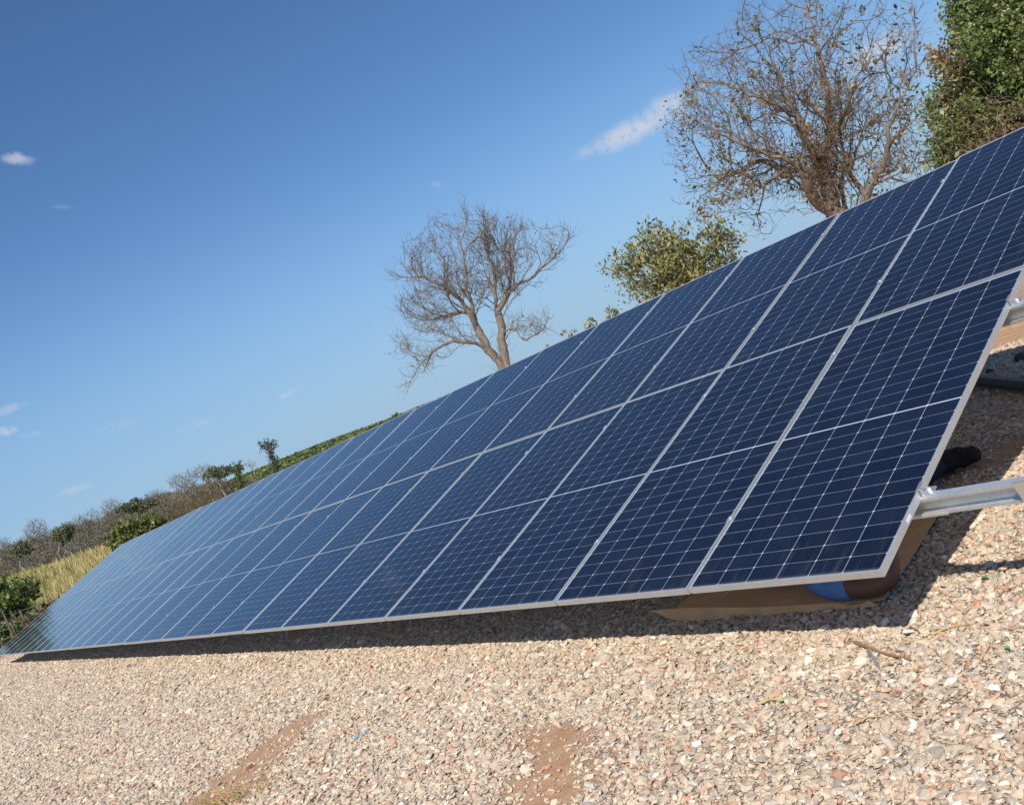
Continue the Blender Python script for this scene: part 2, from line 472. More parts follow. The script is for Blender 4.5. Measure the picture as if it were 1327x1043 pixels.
prof = [(.0, -MT), (.0, -.0012), (.0012, .0), (.0080, .0), (.0086, -.0022), (.0086, -.0075), (.004, -.0075), (.004, -MT + .002), (.028, -MT + .002), (.028, -MT)]
vs = []
for ins, z in prof: vs += ring(ins, z)
n = len(prof)
fs = [(i * 4 + k, i * 4 + (k + 1) % 4, ((i + 1) % n) * 4 + (k + 1) % 4, ((i + 1) % n) * 4 + k) for i in range(n) for k in range(4)]
mb.add(vs, fs)
frame_me = mb.mesh('panel_frame', m_frame)
mb = MB(); mb.box((.0086, .0086, -.0072), (MW - .0086, ML - .0086, -.0028)); glass_me = mb.mesh('panel_glass', m_cell)
mb = MB(); mb.box((.012, .012, -.0086), (MW - .012, ML - .012, -.0076)); back_me = mb.mesh('panel_backsheet', m_back)
NC = 27
ORD = ['first', 'second', 'third', 'fourth', 'fifth', 'sixth', 'seventh', 'eighth', 'ninth', 'tenth', 'eleventh', 'twelfth', 'thirteenth', 'fourteenth', 'fifteenth',
       'sixteenth', 'seventeenth', 'eighteenth', 'nineteenth', 'twentieth', 'twenty-first', 'twenty-second', 'twenty-third', 'twenty-fourth', 'twenty-fifth', 'twenty-sixth', 'twenty-seventh']
base = Matrix((EX, EV, EN)).transposed().to_4x4()
rnd = random.Random(3)
for row in range(2):
    for c in range(NC):
        jx, jz = rnd.uniform(-.002, .002), rnd.uniform(-.0015, .0015)
        p = TP(-(c + 1) * (MW + GAP) + GAP + jx - .005, row * (ML + RGAP), .012 * (row == 1 and 0) + jz)
        o = D.objects.new('solar_panel', None); o.empty_display_size = .2; link(o)
        o.matrix_world = Matrix.Translation(p) @ base @ Euler((R(rnd.gauss(0, .10)), R(rnd.gauss(0, .12)), 0)).to_matrix().to_4x4()
        end = 'at the near right end' if c == 0 else ('at the far left end' if c == NC - 1 else ORD[c] + ' from the near right end')
        tag(o, 'dark blue solar panel in the %s row, %s' % (('lower', 'upper')[row], end), 'solar panel', 'solar panels mounted in two long rows')
        for nm, me_ in (('frame', frame_me), ('glass', glass_me), ('backsheet', back_me)):
            link(D.objects.new(nm, me_), o)
        if row == 0 and c == 0:
            mb = MB(); mb.box((MW, .30, -.026), (MW + .0008, .345, -.010)); mb.build('sticker', m_back, o)

# ---------------------------------------------------------------- racking
XE = 0.62; XF = -NC * (MW + GAP) - .25
rack = empty('mounting_rack', (0, 2.1, 0), 'galvanised steel rack of purlins, rafters and posts carrying the solar panels', 'rack')


def PT(o, x=0): o.matrix_parent_inverse = rack.matrix_world.inverted(); return o


rack.matrix_world = Matrix.Translation((0, 2.1, 0)); bpy.context.view_layer.update()


def rbuild(mb, name, m, parent=rack):
    for i, q in enumerate(mb.v): mb.v[i] = (q[0], q[1] - 2.1, q[2])
    return mb.build(name, m, parent)


PV = [.50, 1.97, ML + RGAP + .50, ML + RGAP + 1.90]
hC, wC, tk, lip = .095, .042, .0028, .014
# C section: web faces the camera's side, flanges open uphill
cprof = [(0, 0), (wC, 0), (wC, -lip), (wC - tk, -lip), (wC - tk, -tk), (tk, -tk), (tk, -hC + tk), (wC - tk, -hC + tk), (wC - tk, -hC + lip), (wC, -hC + lip), (wC, -hC), (0, -hC)]
for iv, v in enumerate(PV):
    mb = MB(); x0 = XF
    cpr = [(-a, b_) for a, b_ in cprof] if iv in (0, 1) else cprof
    mb.extrude(cpr, TP(XF, v, -MT - .0015), EX, EV, EN, (XE if iv < 2 else XE - .02) - XF)
    pu = rbuild(mb, 'purlin', m_galv)
    # splice sleeve near the edge of the table
    if iv == 0:
        mb = MB(); sp_ = [(-(a + .0025 * (1 if a > .02 else -1)), b_ + (.0025 if b_ > -.04 else -.0025)) for a, b_ in cprof]
        mb.extrude(sp_, TP(-.55, v, -MT - .0015 - .0028), EX, EV, EN, .62); rbuild(mb, 'splice', m_galv, pu)
    # end clamp and mid clamps
    mb = MB(); c0 = TP(0.0, v, 0)

    def lf(q, c0=c0): return c0 + EX * q[0] + EV * q[1] + EN * q[2]
    mb.box((-.012, -.028, .0015), (.006, .028, .0055), lf); mb.box((.001, -.028, -MT), (.0055, .028, .0012), lf)
    mb.box((.0058, -.028, -MT), (.048, .028, -MT + .005), lf)
    mb.tube([lf((.027, 0, -MT + .0052)), lf((.027, 0, -MT + .022))], .0095, 6)
    mb.tube([lf((.027, 0, -MT + .0225)), lf((.027, 0, -MT + .034))], .0045, 8)
    rbuild(mb, 'end_clamp', m_zinc, pu)
    for c in range(1, 17):
        mb = MB(); c0 = TP(-c * (MW + GAP) + GAP / 2 - .005, v, 0)

        def lf(q, c0=c0): return c0 + EX * q[0] + EV * q[1] + EN * q[2]
        mb.box((-.019, -.02, .002), (.019, .02, .0055), lf); mb.tube([lf((0, 0, .0056)), lf((0, 0, .0125))], .0065, 6)
        mb.box((-.008, -.015, -MT), (.008, .015, .0018), lf)
        rbuild(mb, 'mid_clamp', m_frame, pu)
# rafters, posts, braces
nr = 10
for k in range(nr):
    x = .47 - k * 3.45
    mb = MB(); up = [(a, b_) for a, b_ in cprof]
    mb.extrude([(a * 1.1, b_ * 1.15) for a, b_ in cprof], TP(x, .38, -MT - hC - .003), EV, -EX, EN, 4.13); rbuild(mb, 'rafter', m_galv)
    for v in (1.0, 3.45):
        p = TP(x, v, -MT - hC - .05)
        mb = MB(); w = .05
        mb.extrude([(0, 0), (w, 0), (w, -.02), (w - .004, -.02), (w - .004, -.004), (.004, -.004), (.004, -.096), (w - .004, -.096), (w - .004, -.08), (w, -.08), (w, -.1), (0, -.1)],
                   (p.x + .055, p.y + .05, -.3), (0, 0, 1), (-1, 0, 0), (0, 1, 0), p.z + .33)
        rbuild(mb, 'post', m_galv)
    mb = MB(); a0 = TP(x, 1.0, -.3); b0 = TP(x, 2.2, -.17)
    mb.tube([(x + .08, a0.y + .03, .15), (x + .03, b0.y, b0.z)], .02, 8); rbuild(mb, 'brace', m_galv)
    if k == 0:
        # angle bracket between purlin and rafter
        mb = MB(); c0 = TP(.47, PV[0], -MT)

        def lf(q, c0=c0): return c0 + EX * q[0] + EV * q[1] + EN * q[2]
        mb.box((-.045, -.062, -.125), (.06, -.056, .02), lf); mb.box((-.03, -.056, -.102), (.045, .03, -.098), lf)
        for bx_ in (-.01, .025): mb.tube([lf((bx_, -.0625, -.04)), lf((bx_, -.075, -.04))], .009, 6)
        rbuild(mb, 'bracket', m_zinc)

# spare channel lying on the ground in the shade
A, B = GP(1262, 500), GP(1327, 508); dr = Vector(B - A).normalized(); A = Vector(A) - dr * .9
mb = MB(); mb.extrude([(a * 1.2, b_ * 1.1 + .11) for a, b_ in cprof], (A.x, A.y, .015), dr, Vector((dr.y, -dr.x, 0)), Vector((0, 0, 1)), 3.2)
tag(mb.build('steel_channel', mat('shaded_steel_mat', (.16, .155, .15), .6, .3)[0]), 'grey steel channel lying on the shaded gravel behind the panels', 'steel channel')  # steel colour darkened to carry the shade it lies in

# ---------------------------------------------------------------- cardboard tray under the near corner
m_card, t, b = mat('cardboard_mat', rough=.9)
geo = t.new('ShaderNodeNewGeometry')
t.l.new(t.ramp(t.noise(geo.outputs['Position'], 7, 6, .65), [(.3, (.62, .36, .18)), (.6, (.74, .45, .23)), (.8, (.78, .50, .28))]), b.inputs['Base Color'])
wv_ = t.new('ShaderNodeTexWave'); wv_.inputs['Scale'].default_value = 60; t.l.new(geo.outputs['Position'], wv_.inputs[0])
bump(t, b, wv_.outputs[1], .15, .002)
box = empty('cardboard_sheet', (-1.4, 1.2, 0), 'flattened brown cardboard box with a folded flap on the gravel under the near panel', 'cardboard')


def rel(mb, o=(-1.4, 1.2, 0)):
    for i, q in enumerate(mb.v): mb.v[i] = (q[0] - o[0], q[1] - o[1], q[2] - o[2])
    return mb


def sheet(P4, nu, nv, fn, th=.005):
    """thick sheet through the bilinear patch P4"""
    a, b_, c, d = [Vector(q) for q in P4]; vs = []; fs = []
    for s in (0, 1):
        for j in range(nv + 1):
            for i in range(nu + 1):
                u, v = i / nu, j / nv
                p = a.lerp(b_, u).lerp(d.lerp(c, u), v); q = Vector(fn(p, u, v)); vs.append(q + Vector((0, 0, -th * s)) if abs((b_ - a).cross(d - a).normalized().z) > .5 else q + Vector((0, th * s, 0)))
    w = nu + 1; o = w * (nv + 1)
    for j in range(nv):
        for i in range(nu):
            k = j * w + i; fs.append((k, k + 1, k + w + 1, k + w)); fs.append((o + k, o + k + w, o + k + w + 1, o + k + 1))
    for i in range(nu): fs.append((i, o + i, o + i + 1, i + 1)); k = nv * w + i; fs.append((k, k + 1, o + k + 1, o + k))
    for j in range(nv): k = j * w; fs.append((k, k + w, o + k + w, o + k)); k = j * w + nu; fs.append((k, o + k, o + k + w, k + w))
    return vs, fs


fl = [(-2.10, .540, .030), (-.53, .585, .030), (-.82, 1.85, .034), (-2.25, 2.05, .034)]
wav = lambda p, u, v: (p.x, p.y, p.z + .008 * noise.noise(Vector((p.x * 3, p.y * 3, 2))))
mb = MB(); mb.add(*sheet(fl, 24, 18, wav)); rel(mb).build('floor_panel', m_card, box)


def flapf(p, u, v):
    z = p.z + .004 * math.sin(u * 7) * v
    if u > .88: z -= .014 * math.sin((u - .88) * 26) * v
    return (p.x, p.y + .006 * math.sin(u * 9) * v, z)


mb = MB(); mb.add(*sheet([(-1.93, .500, .012), (-.55, .550, .012), (-.60, .566, .030), (-2.18, .530, .085)], 40, 5, flapf)); rel(mb).build('front_flap', m_card, box)
m_tape, t, b = mat('tape_mat', (.62, .55, .45), .4)
mb = MB(); A, B = GP(936, 776, .036), GP(970, 742, .036); A, B = Vector(A), Vector(B); s = (B - A).normalized(); w = Vector((-s.y, s.x, 0)) * .006
mb.add([A - w, A + w, B + w, B - w, A - w + Vector((0, 0, .004)), A + w + Vector((0, 0, .004)), B + w + Vector((0, 0, .004)), B - w + Vector((0, 0, .004))], [(0, 1, 2, 3), (4, 7, 6, 5), (0, 4, 5, 1), (1, 5, 6, 2), (2, 6, 7, 3), (3, 7, 4, 0)])
rel(mb).build('tape_strip', m_tape, box)

# ---------------------------------------------------------------- worker lying under the panel
m_skin, t, b = mat('skin_mat', (.15, .072, .046), .55); b.inputs['Subsurface Weight'].default_value = .05
m_shirt, t, b = mat('blue_shirt_mat', (.10, .24, .52), .9)
geo = t.new('ShaderNodeNewGeometry'); bump(t, b, t.noise(geo.outputs['Position'], 26, 4, .6), .6, .01)
m_jean, t, b = mat('dark_jeans_mat', (.02, .028, .05), .9)
geo = t.new('ShaderNodeNewGeometry'); bump(t, b, t.noise(geo.outputs['Position'], 22, 4, .6), .6, .01)
m_boot, t, b = mat('black_boot_mat', (.026, .022, .021), .95)
geo = t.new('ShaderNodeNewGeometry'); bump(t, b, t.noise(geo.outputs['Position'], 30, 5, .7), 1.0, .02)
m_hair, t, b = mat('black_hair_mat', (.010, .008, .007), .7)


def skinned(name, verts, edges, radii, m, parent, root=0, sub=2, flat=None):
    me = D.meshes.new(name); me.from_pydata(verts, edges, []); me.materials.append(m)
    o = link(D.objects.new(name, me), parent)
    sk = o.modifiers.new('skin', 'SKIN'); sk.use_smooth_shade = True
    lay = me.skin_vertices[0] if me.skin_vertices else None
    if lay is None:
        bm_ = bmesh.new(); bm_.from_mesh(me); bm_.verts.layers.skin.verify(); bm_.to_mesh(me); bm_.free(); lay = me.skin_vertices[0]
    for i, r_ in enumerate(radii):
        lay.data[i].radius = (r_, r_) if not hasattr(r_, '__len__') else r_
        lay.data[i].use_root = (i == root)
    sb = o.modifiers.new('sub', 'SUBSURF'); sb.levels = sub; sb.render_levels = sub
    return o


wp = empty('person', (-1.25, 1.5, .03), 'person in blue T-shirt lying on cardboard under the near panel', 'person')
po = (-1.25, 1.5, .03)


def L(*pts): return [tuple(a - b_ for a, b_ in zip(p, po)) for p in pts]


body = L((-1.22, 1.62, .155), (-1.22, 1.38, .155), (-1.22, 1.12, .165), (-1.23, 1.0, .165), (-1.27, .95, .15), (-1.30, .90, .15), (-1.31, .85, .165),
         (-1.06, .84, .125), (-1.0, .70, .10), (-.78, .625, .090), (-.56, .605, .085), (-.49, .65, .10), (-.53, .78, .19), (-.66, .92, .31), (-.68, .96, .35),
         (-1.42, 1.06, .16), (-1.50, 1.20, .14), (-1.52, 1.32, .13), (-1.42, 1.36, .30), (-1.36, 1.40, .40), (-1.35, 1.42, .44),
         (-1.12, 1.72, .13), (-1.10, 1.98, .15), (-1.10, 2.08, .13), (-1.12, 2.30, .10),
         (-1.33, 1.72, .13), (-1.36, 2.05, .20), (-1.36, 2.1, .19), (-1.36, 2.30, .10))
be = [(0, 1), (1, 2), (2, 3), (3, 4), (4, 5), (5, 6), (3, 7), (7, 8), (8, 9), (9, 10), (10, 11), (11, 12), (12, 13), (13, 14), (3, 15), (15, 16), (16, 17), (17, 18), (18, 19), (19, 20),
      (0, 21), (21, 22), (22, 23), (23, 24), (0, 25), (25, 26), (26, 27), (27, 28)]
br = [.13, .12, .125, .11, .055, .055, .07, .066, .060, .058, .056, .052, .044, .030, .026, .062, .052, .043, .04, .028, .026, .078, .058, .055, .042, .078, .058, .055, .042]
skinned('body', body, be, br, m_skin, wp)
# head with features
bm_ = bmesh.new(); bmesh.ops.create_uvsphere(bm_, u_segments=28, v_segments=20, radius=1)
for q in bm_.verts:
    x, y, z = q.co
    # local: z up of the head, -y the face
    s = Vector((x * .076, y * .096, z * .115))
    if z < 0: s.x *= 1 + .22 * z; s.y *= 1 + .10 * z
    if y < -.6 and abs(x) < .22 and -.25 < z < .2: s.y -= .022 * (1 - abs(x) / .22) * (.2 - z) / .45     # nose
    if y < -.5 and .02 < z < .28 and .22 < abs(x) < .6: s.y += .010                               # eye sockets
    if y < -.6 and -.52 < z < -.42 and abs(x) < .35: s.y += .005                                 # mouth line
    q.co = s
me = D.meshes.new('head'); bm_.to_mesh(me); bm_.free(); me.shade_smooth(); me.materials.append(m_skin)
hd = link(D.objects.new('head', me), wp); hd.location = L((-1.325, .865, .175))[0]; hd.rotation_euler = (R(-80), 0, R(190))
bm_ = bmesh.new(); bmesh.ops.create_uvsphere(bm_, u_segments=24, v_segments=16, radius=1)
for q in bm_.verts: q.co = Vector((q.co.x * .082, q.co.y * .103 + .010, q.co.z * .112 + .014))
bmesh.ops.delete(bm_, geom=[q for q in bm_.verts if q.co.y < -.035 and q.co.z < .075 or q.co.z < -.06], context='VERTS')
me = D.meshes.new('hair'); bm_.to_mesh(me); bm_.free(); me.shade_smooth(); me.materials.append(m_hair)
hr = link(D.objects.new('hair', me), wp); hr.location = hd.location; hr.rotation_euler = hd.rotation_euler
# hands
for (wr, dirn, side) in (((-.68, .96, .35), Vector((-.1, .35, .9)), 1), ((-1.35, 1.42, .44), Vector((.1, .1, .95)), -1)):
    dirn = dirn.normalized(); sdv = dirn.cross(Vector((0, 1, 0))).normalized() * side; nv = dirn.cross(sdv)
    w0 = Vector(wr)
    hv = [w0, w0 + dirn * .045, w0 + dirn * .085]; hvv = [tuple(Vector(L(tuple(q))[0])) for q in hv]
    skinned('palm', hvv, [(0, 1), (1, 2)], [(.024, .024), (.040, .017), (.038, .014)], m_skin, wp)
    for j, (off, ln) in enumerate(((-.030, .070), (-.010, .080), (.010, .075), (.029, .058))):
        a = w0 + dirn * .08 + sdv * off; b1 = a + dirn * ln * .45; b2 = b1 + (dirn * .6 + nv * .6) * ln * .32; b3 = b2 + (dirn * .2 + nv * .8) * ln * .28
        skinned('finger', L(tuple(a), tuple(b1), tuple(b2), tuple(b3)), [(0, 1), (1, 2), (2, 3)], [.0095, .009, .008, .007], m_skin, wp, sub=1)
    a = w0 + dirn * .03 - sdv * .03; b1 = a - sdv * .03 + dirn * .025 + nv * .01; b2 = b1 + dirn * .03 + nv * .012
    skinned('thumb', L(tuple(a), tuple(b1), tuple(b2)), [(0, 1), (1, 2)], [.012, .0105, .009], m_skin, wp, sub=1)
# T-shirt: torso and two short sleeves
sv = L((-1.22, 1.60, .155), (-1.22, 1.38, .155), (-1.22, 1.12, .165), (-1.23, 1.0, .165), (-1.06, .85, .13), (-1.0, .715, .105), (-.90, .655, .095), (-.77, .628, .092), (-.69, .618, .09),
       (-1.42, 1.06, .16), (-1.50, 1.19, .145), (-1.51, 1.25, .14))
skinned('t_shirt', sv, [(0, 1), (1, 2), (2, 3), (3, 4), (4, 5), (5, 6), (6, 7), (7, 8), (3, 9), (9, 10), (10, 11)], [.145, .135, .14, .12, .080, .073, .074, .070, .073, .075, .066, .064], m_shirt, wp, sub=4)
jv = L((-1.22, 1.58, .15), (-1.11, 1.76, .135), (-1.10, 1.98, .155), (-1.09, 2.12, .12), (-1.11, 2.33, .11), (-1.33, 1.76, .135), (-1.36, 2.05, .205), (-1.36, 2.12, .19), (-1.36, 2.26, .115))
for o_s in [q for q in wp.children if q.name.startswith('t_shirt')]:
    tx = D.textures.new('folds', 'CLOUDS'); tx.noise_scale = .05; tx.noise_depth = 2
    dm = o_s.modifiers.new('folds', 'DISPLACE'); dm.texture = tx; dm.strength = .022; dm.mid_level = .5; dm.texture_coords = 'LOCAL'
skinned('jeans', jv, [(0, 1), (1, 2), (2, 3), (3, 4), (0, 5), (5, 6), (6, 7), (7, 8)], [.142, .095, .082, .080, .078, .09, .072, .07, .062], m_jean, wp)
for fx, rollx in ((-1.12, 1), (-1.36, -1)):
    bv = L((fx, 2.24, .115), (fx, 2.36, .10), (fx + .02 * rollx, 2.43, .09), (fx + .10 * rollx, 2.47, .085), (fx + .17 * rollx, 2.49, .08), (fx + .22 * rollx, 2.50, .075))
    ob_ = skinned('boot', bv, [(0, 1), (1, 2), (2, 3), (3, 4), (4, 5)], [.068, .074, .090, .066, .072, .050], m_boot, wp, sub=3)
    tx = D.textures.new('crumple', 'CLOUDS'); tx.noise_scale = .07; tx.noise_depth = 2
    dm = ob_.modifiers.new('crumple', 'DISPLACE'); dm.texture = tx; dm.strength = .05; dm.mid_level = .5; dm.texture_coords = 'LOCAL'

# ---------------------------------------------------------------- litter and sticks on the gravel
m_stick, t, b = mat('dry_stick_mat', (.30, .17, .08), .9)
m_grey, t, b = mat('grey_stick_mat', (.23, .24, .22), .8)
m_straw, t, b = mat('straw_mat', (.55, .38, .16), .85)
m_green, t, b = mat('green_scrap_mat', (.15, .42, .20), .6)
m_lime, t, b = mat('lime_scrap_mat', (.38, .62, .16), .6)
m_bluep, t, b = mat('blue_scrap_mat', (.16, .42, .62), .5)
m_wood, t, b = mat('wood_sliver_mat', (.48, .36, .25), .85)


def stick(name, label, pts, r_, m, cat='stick', group=None, n=6, lift=.014):
    w = [Vector(GP(x, y)) for x, y in pts]; c = w[0].copy()
    q = [p - c + Vector((0, 0, lift + r_ + .006 * math.sin(i * 2.1))) for i, p in enumerate(w)]
    mb = MB(); mb.tube(q, [r_ * (1 - .5 * i / (len(q) - 1)) for i in range(len(q))], n)
    o = mb.build(name, m); o.location = (c.x, c.y, H(c.x, c.y)); return tag(o, label, cat, group)


stick('dry_stick', 'longest brown stick on the gravel in front of the cardboard', [(1109, 836), (1125, 843), (1145, 849), (1160, 854), (1182, 860)], .0085, m_stick)
stick('grey_stick', 'short thick grey stick beside the longest brown stick', [(1127, 848), (1133, 856), (1141, 869)], .0095, m_grey)
stick('dry_twig', 'short dark twig near the panel shadow corner', [(1180, 814), (1190, 820), (1199, 827)], .004, m_stick, 'twig')
stick('dry_twig', 'orange twig right of the panel shadow corner', [(1212, 826), (1230, 819), (1254, 812)], .0045, m_straw, 'twig')
stick('dry_twig', 'pale thin twig below the panel shadow corner', [(1172, 836), (1195, 832), (1225, 829)], .003, m_straw, 'twig')
stick('dry_twig', 'orange twig leaning at the right edge of the gravel', [(1275, 862), (1283, 850), (1290, 836)], .004, m_straw, 'twig')
stick('dry_twig', 'dark thin twig below the shadow of the purlin', [(1295, 778), (1305, 770), (1318, 764)], .003, m_stick, 'twig')
stick('dry_twig', 'upright twig at the edge of the long shadow', [(643, 824), (639, 818), (635, 812)], .005, m_stick, 'twig')
stick('dry_twig', 'straw coloured twig in the middle of the gravel', [(985, 914), (1000, 909), (1012, 908)], .005, m_straw, 'twig')
stick('dry_twig', 'dark twig left of the middle of the gravel', [(752, 876), (762, 873)], .006, m_grey, 'twig')
stick('dry_twig', 'straw twig curving beside the dirt strip', [(384, 948), (391, 953), (392, 962)], .005, m_straw, 'twig')
stick('dry_twig', 'orange twig in the lower right gravel', [(1110, 941), (1128, 934), (1145, 930)], .004, m_straw, 'twig')


def scrap(name, label, px, py, size, m, seed, cat='scrap'):
    r0 = random.Random(seed); p = GP(px, py); mb = MB(); n = 7
    top = [(size * (.6 + .5 * r0.random()) * math.cos(6.28 * k / n), size * .6 * (.6 + .5 * r0.random()) * math.sin(6.28 * k / n), .022 + .008 * r0.random()) for k in range(n)]
    bot = [(x, y, z - .0025) for x, y, z in top]
    mb.add(top + bot, [tuple(range(n)), tuple(range(2 * n - 1, n - 1, -1))] + [(k, n + k, n + (k + 1) % n, (k + 1) % n) for k in range(n)])
    o = mb.build(name, m); o.location = (p[0], p[1], H(p[0], p[1])); return tag(o, label, cat)


scrap('plastic_scrap', 'blue plastic scrap on the gravel left of the middle', 476, 951, .035, m_bluep, 1)
scrap('plastic_scrap', 'small pale blue plastic scrap beside the larger blue one', 464, 957, .026, m_bluep, 2)
scrap('plastic_scrap', 'green scrap near the shadow of the purlin end', 1279, 752, .020, m_green, 3)
scrap('plastic_scrap', 'green scrap near the right edge below the sticks', 1309, 847, .018, m_green, 4)
scrap('green_leaf', 'lime green leaf in the middle of the gravel', 1013, 911, .018, m_lime, 5, 'leaf')
scrap('white_stone', 'large white stone beside the panel shadow corner', 1179, 823, .030, mat('white_stone_mat', (.82, .80, .74), .8)[0], 6, 'stone')
scrap('wood_sliver', 'flat wooden sliver at the lower left gravel', 476, 1014, .03, m_wood, 8, 'sliver').scale = (1, 1, 1)
# lumps of earth at the edge of the far shade
m_clod, t, b = mat('dark_clod_mat', (.10, .055, .035), .95)
for (px, py, s, lab) in ((1325, 467, .055, 'dark stone at the edge of the shaded gravel behind the panels'), (1283, 484, .035, 'small dark clod on the shaded gravel near the steel channel')):
    bm_ = bmesh.new(); bmesh.ops.create_icosphere(bm_, subdivisions=2, radius=s)
    for q in bm_.verts: q.co *= 1 + .35 * noise.noise(q.co * 12 + Vector((px, 0, 0))); q.co.z *= .8
    me = D.meshes.new('stone'); bm_.to_mesh(me); bm_.free(); me.materials.append(m_clod); o = link(D.objects.new('stone', me)); p = GP(px, py); o.location = (p[0], p[1], s * .5); tag(o, lab, 'stone')
# dry grass tuft at the bottom edge
mb = MB(); r0 = random.Random(5)
c = GP(268, 1050)
for i in range(420):
    u = r0.gauss(0, 1); an = r0.uniform(-.6, .6) + (0 if r0.random() < .5 else 3.1); x = r0.gauss(0, .26); y = r0.gauss(0, .10); ln = r0.uniform(.05, .22)
    rx, ry = x * .8 - y * .5, x * .55 + y * .8
    p0 = Vector((rx, ry, r0.uniform(.0, .03))); dv = Vector((math.cos(an), math.sin(an) * .8, r0.uniform(-.05, .35)))
    mb.tube([p0, p0 + dv * ln * .5, p0 + dv * ln + Vector((0, 0, -.03))], [.0018, .0015, .0006], 3, caps=False)
o = mb.build('dry_grass', m_straw); o.location = (c[0], c[1], .01); tag(o, 'flattened dry yellow grass on the earth strip at the lower left edge', 'grass', kind='stuff')


# ---------------------------------------------------------------- foliage and bark materials
def leafmat(name, gloss=.5, trans=.35):
    m, t, b = mat(name, rough=gloss)
    at = t.new('ShaderNodeAttribute', attribute_name='tint'); t.l.new(at.outputs['Color'], b.inputs['Base Color'])
    tr = t.new('ShaderNodeBsdfTranslucent'); t.l.new(at.outputs['Color'], tr.inputs[0])
    ms = t.new('ShaderNodeMixShader'); ms.inputs[0].default_value = trans
    t.l.new(b.outputs[0], ms.inputs[1]); t.l.new(tr.outputs[0], ms.inputs[2]); t.l.new(ms.outputs[0], t.n['Material Output'].inputs[0])
    return m


m_leaf = leafmat('leaf_mat'); m_dry = leafmat('dry_growth_mat', .9, .15)


def barkmat(name, c1, c2, sc_b=6):
    m, t, b = mat(name, rough=.95); geo = t.new('ShaderNodeNewGeometry')
    mp_ = t.vm('MULTIPLY', geo.outputs['Position'], (1, 1, .35)); n_b = t.noise(mp_, sc_b, 6, .7)
    t.l.new(t.ramp(n_b, [(.3, c1), (.7, c2)]), b.inputs['Base Color']); bump(t, b, n_b, .8, .03); return m


m_bark = barkmat('pale_bark_mat', (.10, .075, .055), (.30, .24, .18)); m_bark2 = barkmat('warm_bark_mat', (.11, .09, .07), (.29, .24, .19)); m_bark3 = barkmat('far_bark_mat', (.04, .035, .03), (.10, .08, .06))


def leaves(rg, C_, size, cols, var=.25, aspect=.55):
    """diamond leaves at centres C_ (n,3); returns V, F, tint"""
    n = len(C_); a = rg.normal(size=(n, 3)); a /= np.linalg.norm(a, axis=1)[:, None]
    b_ = rg.normal(size=(n, 3)); b_ -= a * (a * b_).sum(1)[:, None]; b_ /= np.linalg.norm(b_, axis=1)[:, None]
    s = (size * np.clip(rg.lognormal(0, .38, n), .4, 2.1))[:, None]
    V_ = np.stack([C_ - a * s, C_ - b_ * s * aspect, C_ + a * s, C_ + b_ * s * aspect], 1).reshape(-1, 3)
    F_ = np.arange(n * 4).reshape(-1, 4)
    cols = np.asarray(cols, dtype=float)
    tt = cols * rg.uniform(1 - var, 1 + var, (n, 1)) if cols.ndim == 2 and len(cols) == n else cols[rg.integers(0, len(cols), n)] * rg.uniform(1 - var, 1 + var, (n, 1))
    return V_, F_, np.minimum(tt * 1.75, .8)


def colonize(rg, seeds, A, step, infl, kill, maxn=9000, iters=260, jit=.25, trop=(0, 0, 0), pre=None):
    """seeds: polylines of points; A attractors. Returns nodes, parents"""
    nodes, par = ([list(q) for q in pre[0]], [int(q) for q in pre[1]]) if pre is not None else ([], [])
    for (start, line) in seeds:
        line = [np.array(q, float) for q in line]
        prev = -1 if start is None else start
        if start == 'near':
            arr = np.array(nodes); prev = int(np.argmin(((arr - line[0]) ** 2).sum(1)))
            line = [nodes[prev]] + line[1:] if ((arr[prev] - line[0]) ** 2).sum() < (step * 2) ** 2 else [nodes[prev]] + line
        elif prev == -1:
            nodes.append(line[0]); par.append(-1); prev = len(nodes) - 1
        for a, b_ in zip(line[:-1], line[1:]):
            L_ = np.linalg.norm(b_ - a); k = max(1, int(L_ / step))
            for i in range(1, k + 1):
                q = a + (b_ - a) * i / k
                nodes.append(q + (rg.normal(0, step * .20, 3) if i < k else 0)); par.append(prev); prev = len(nodes) - 1
    N = np.array(nodes); A = np.array(A)
    d2 = np.full(len(A), 1e18); idx = np.zeros(len(A), int)
    for s in range(0, len(N), 200):
        q = ((A[:, None, :] - N[None, s:s + 200]) ** 2).sum(2); j = q.argmin(1); v = q[np.arange(len(A)), j]; u = v < d2; d2[u] = v[u]; idx[u] = j[u] + s
    nodes = list(N); trop = np.array(trop)
    seen = set()
    for it in range(iters):
        act = np.nonzero((d2 < infl * infl))[0]
        if len(act) == 0 or len(nodes) > maxn: break
        dirs = {}
        NA_ = np.array(nodes)
        vec = A[act] - NA_[idx[act]]; vec /= np.linalg.norm(vec, axis=1)[:, None] + 1e-9
        un, inv = np.unique(idx[act], return_inverse=True); acc = np.zeros((len(un), 3)); np.add.at(acc, inv, vec)
        acc /= np.linalg.norm(acc, axis=1)[:, None] + 1e-9
        acc += rg.normal(0, jit, acc.shape) + trop; acc /= np.linalg.norm(acc, axis=1)[:, None] + 1e-9
        new = NA_[un] + acc * step; s0 = len(nodes)
        for q, p in zip(new, un): nodes.append(q); par.append(int(p))
        q = ((A[:, None, :] - new[None]) ** 2).sum(2); j = q.argmin(1); v = q[np.arange(len(A)), j]; u = v < d2; d2[u] = v[u]; idx[u] = j[u] + s0
        kp = d2 > kill * kill; A, d2, idx = A[kp], d2[kp], idx[kp]
        if len(A) == 0: break
    return np.array(nodes), np.array(par)


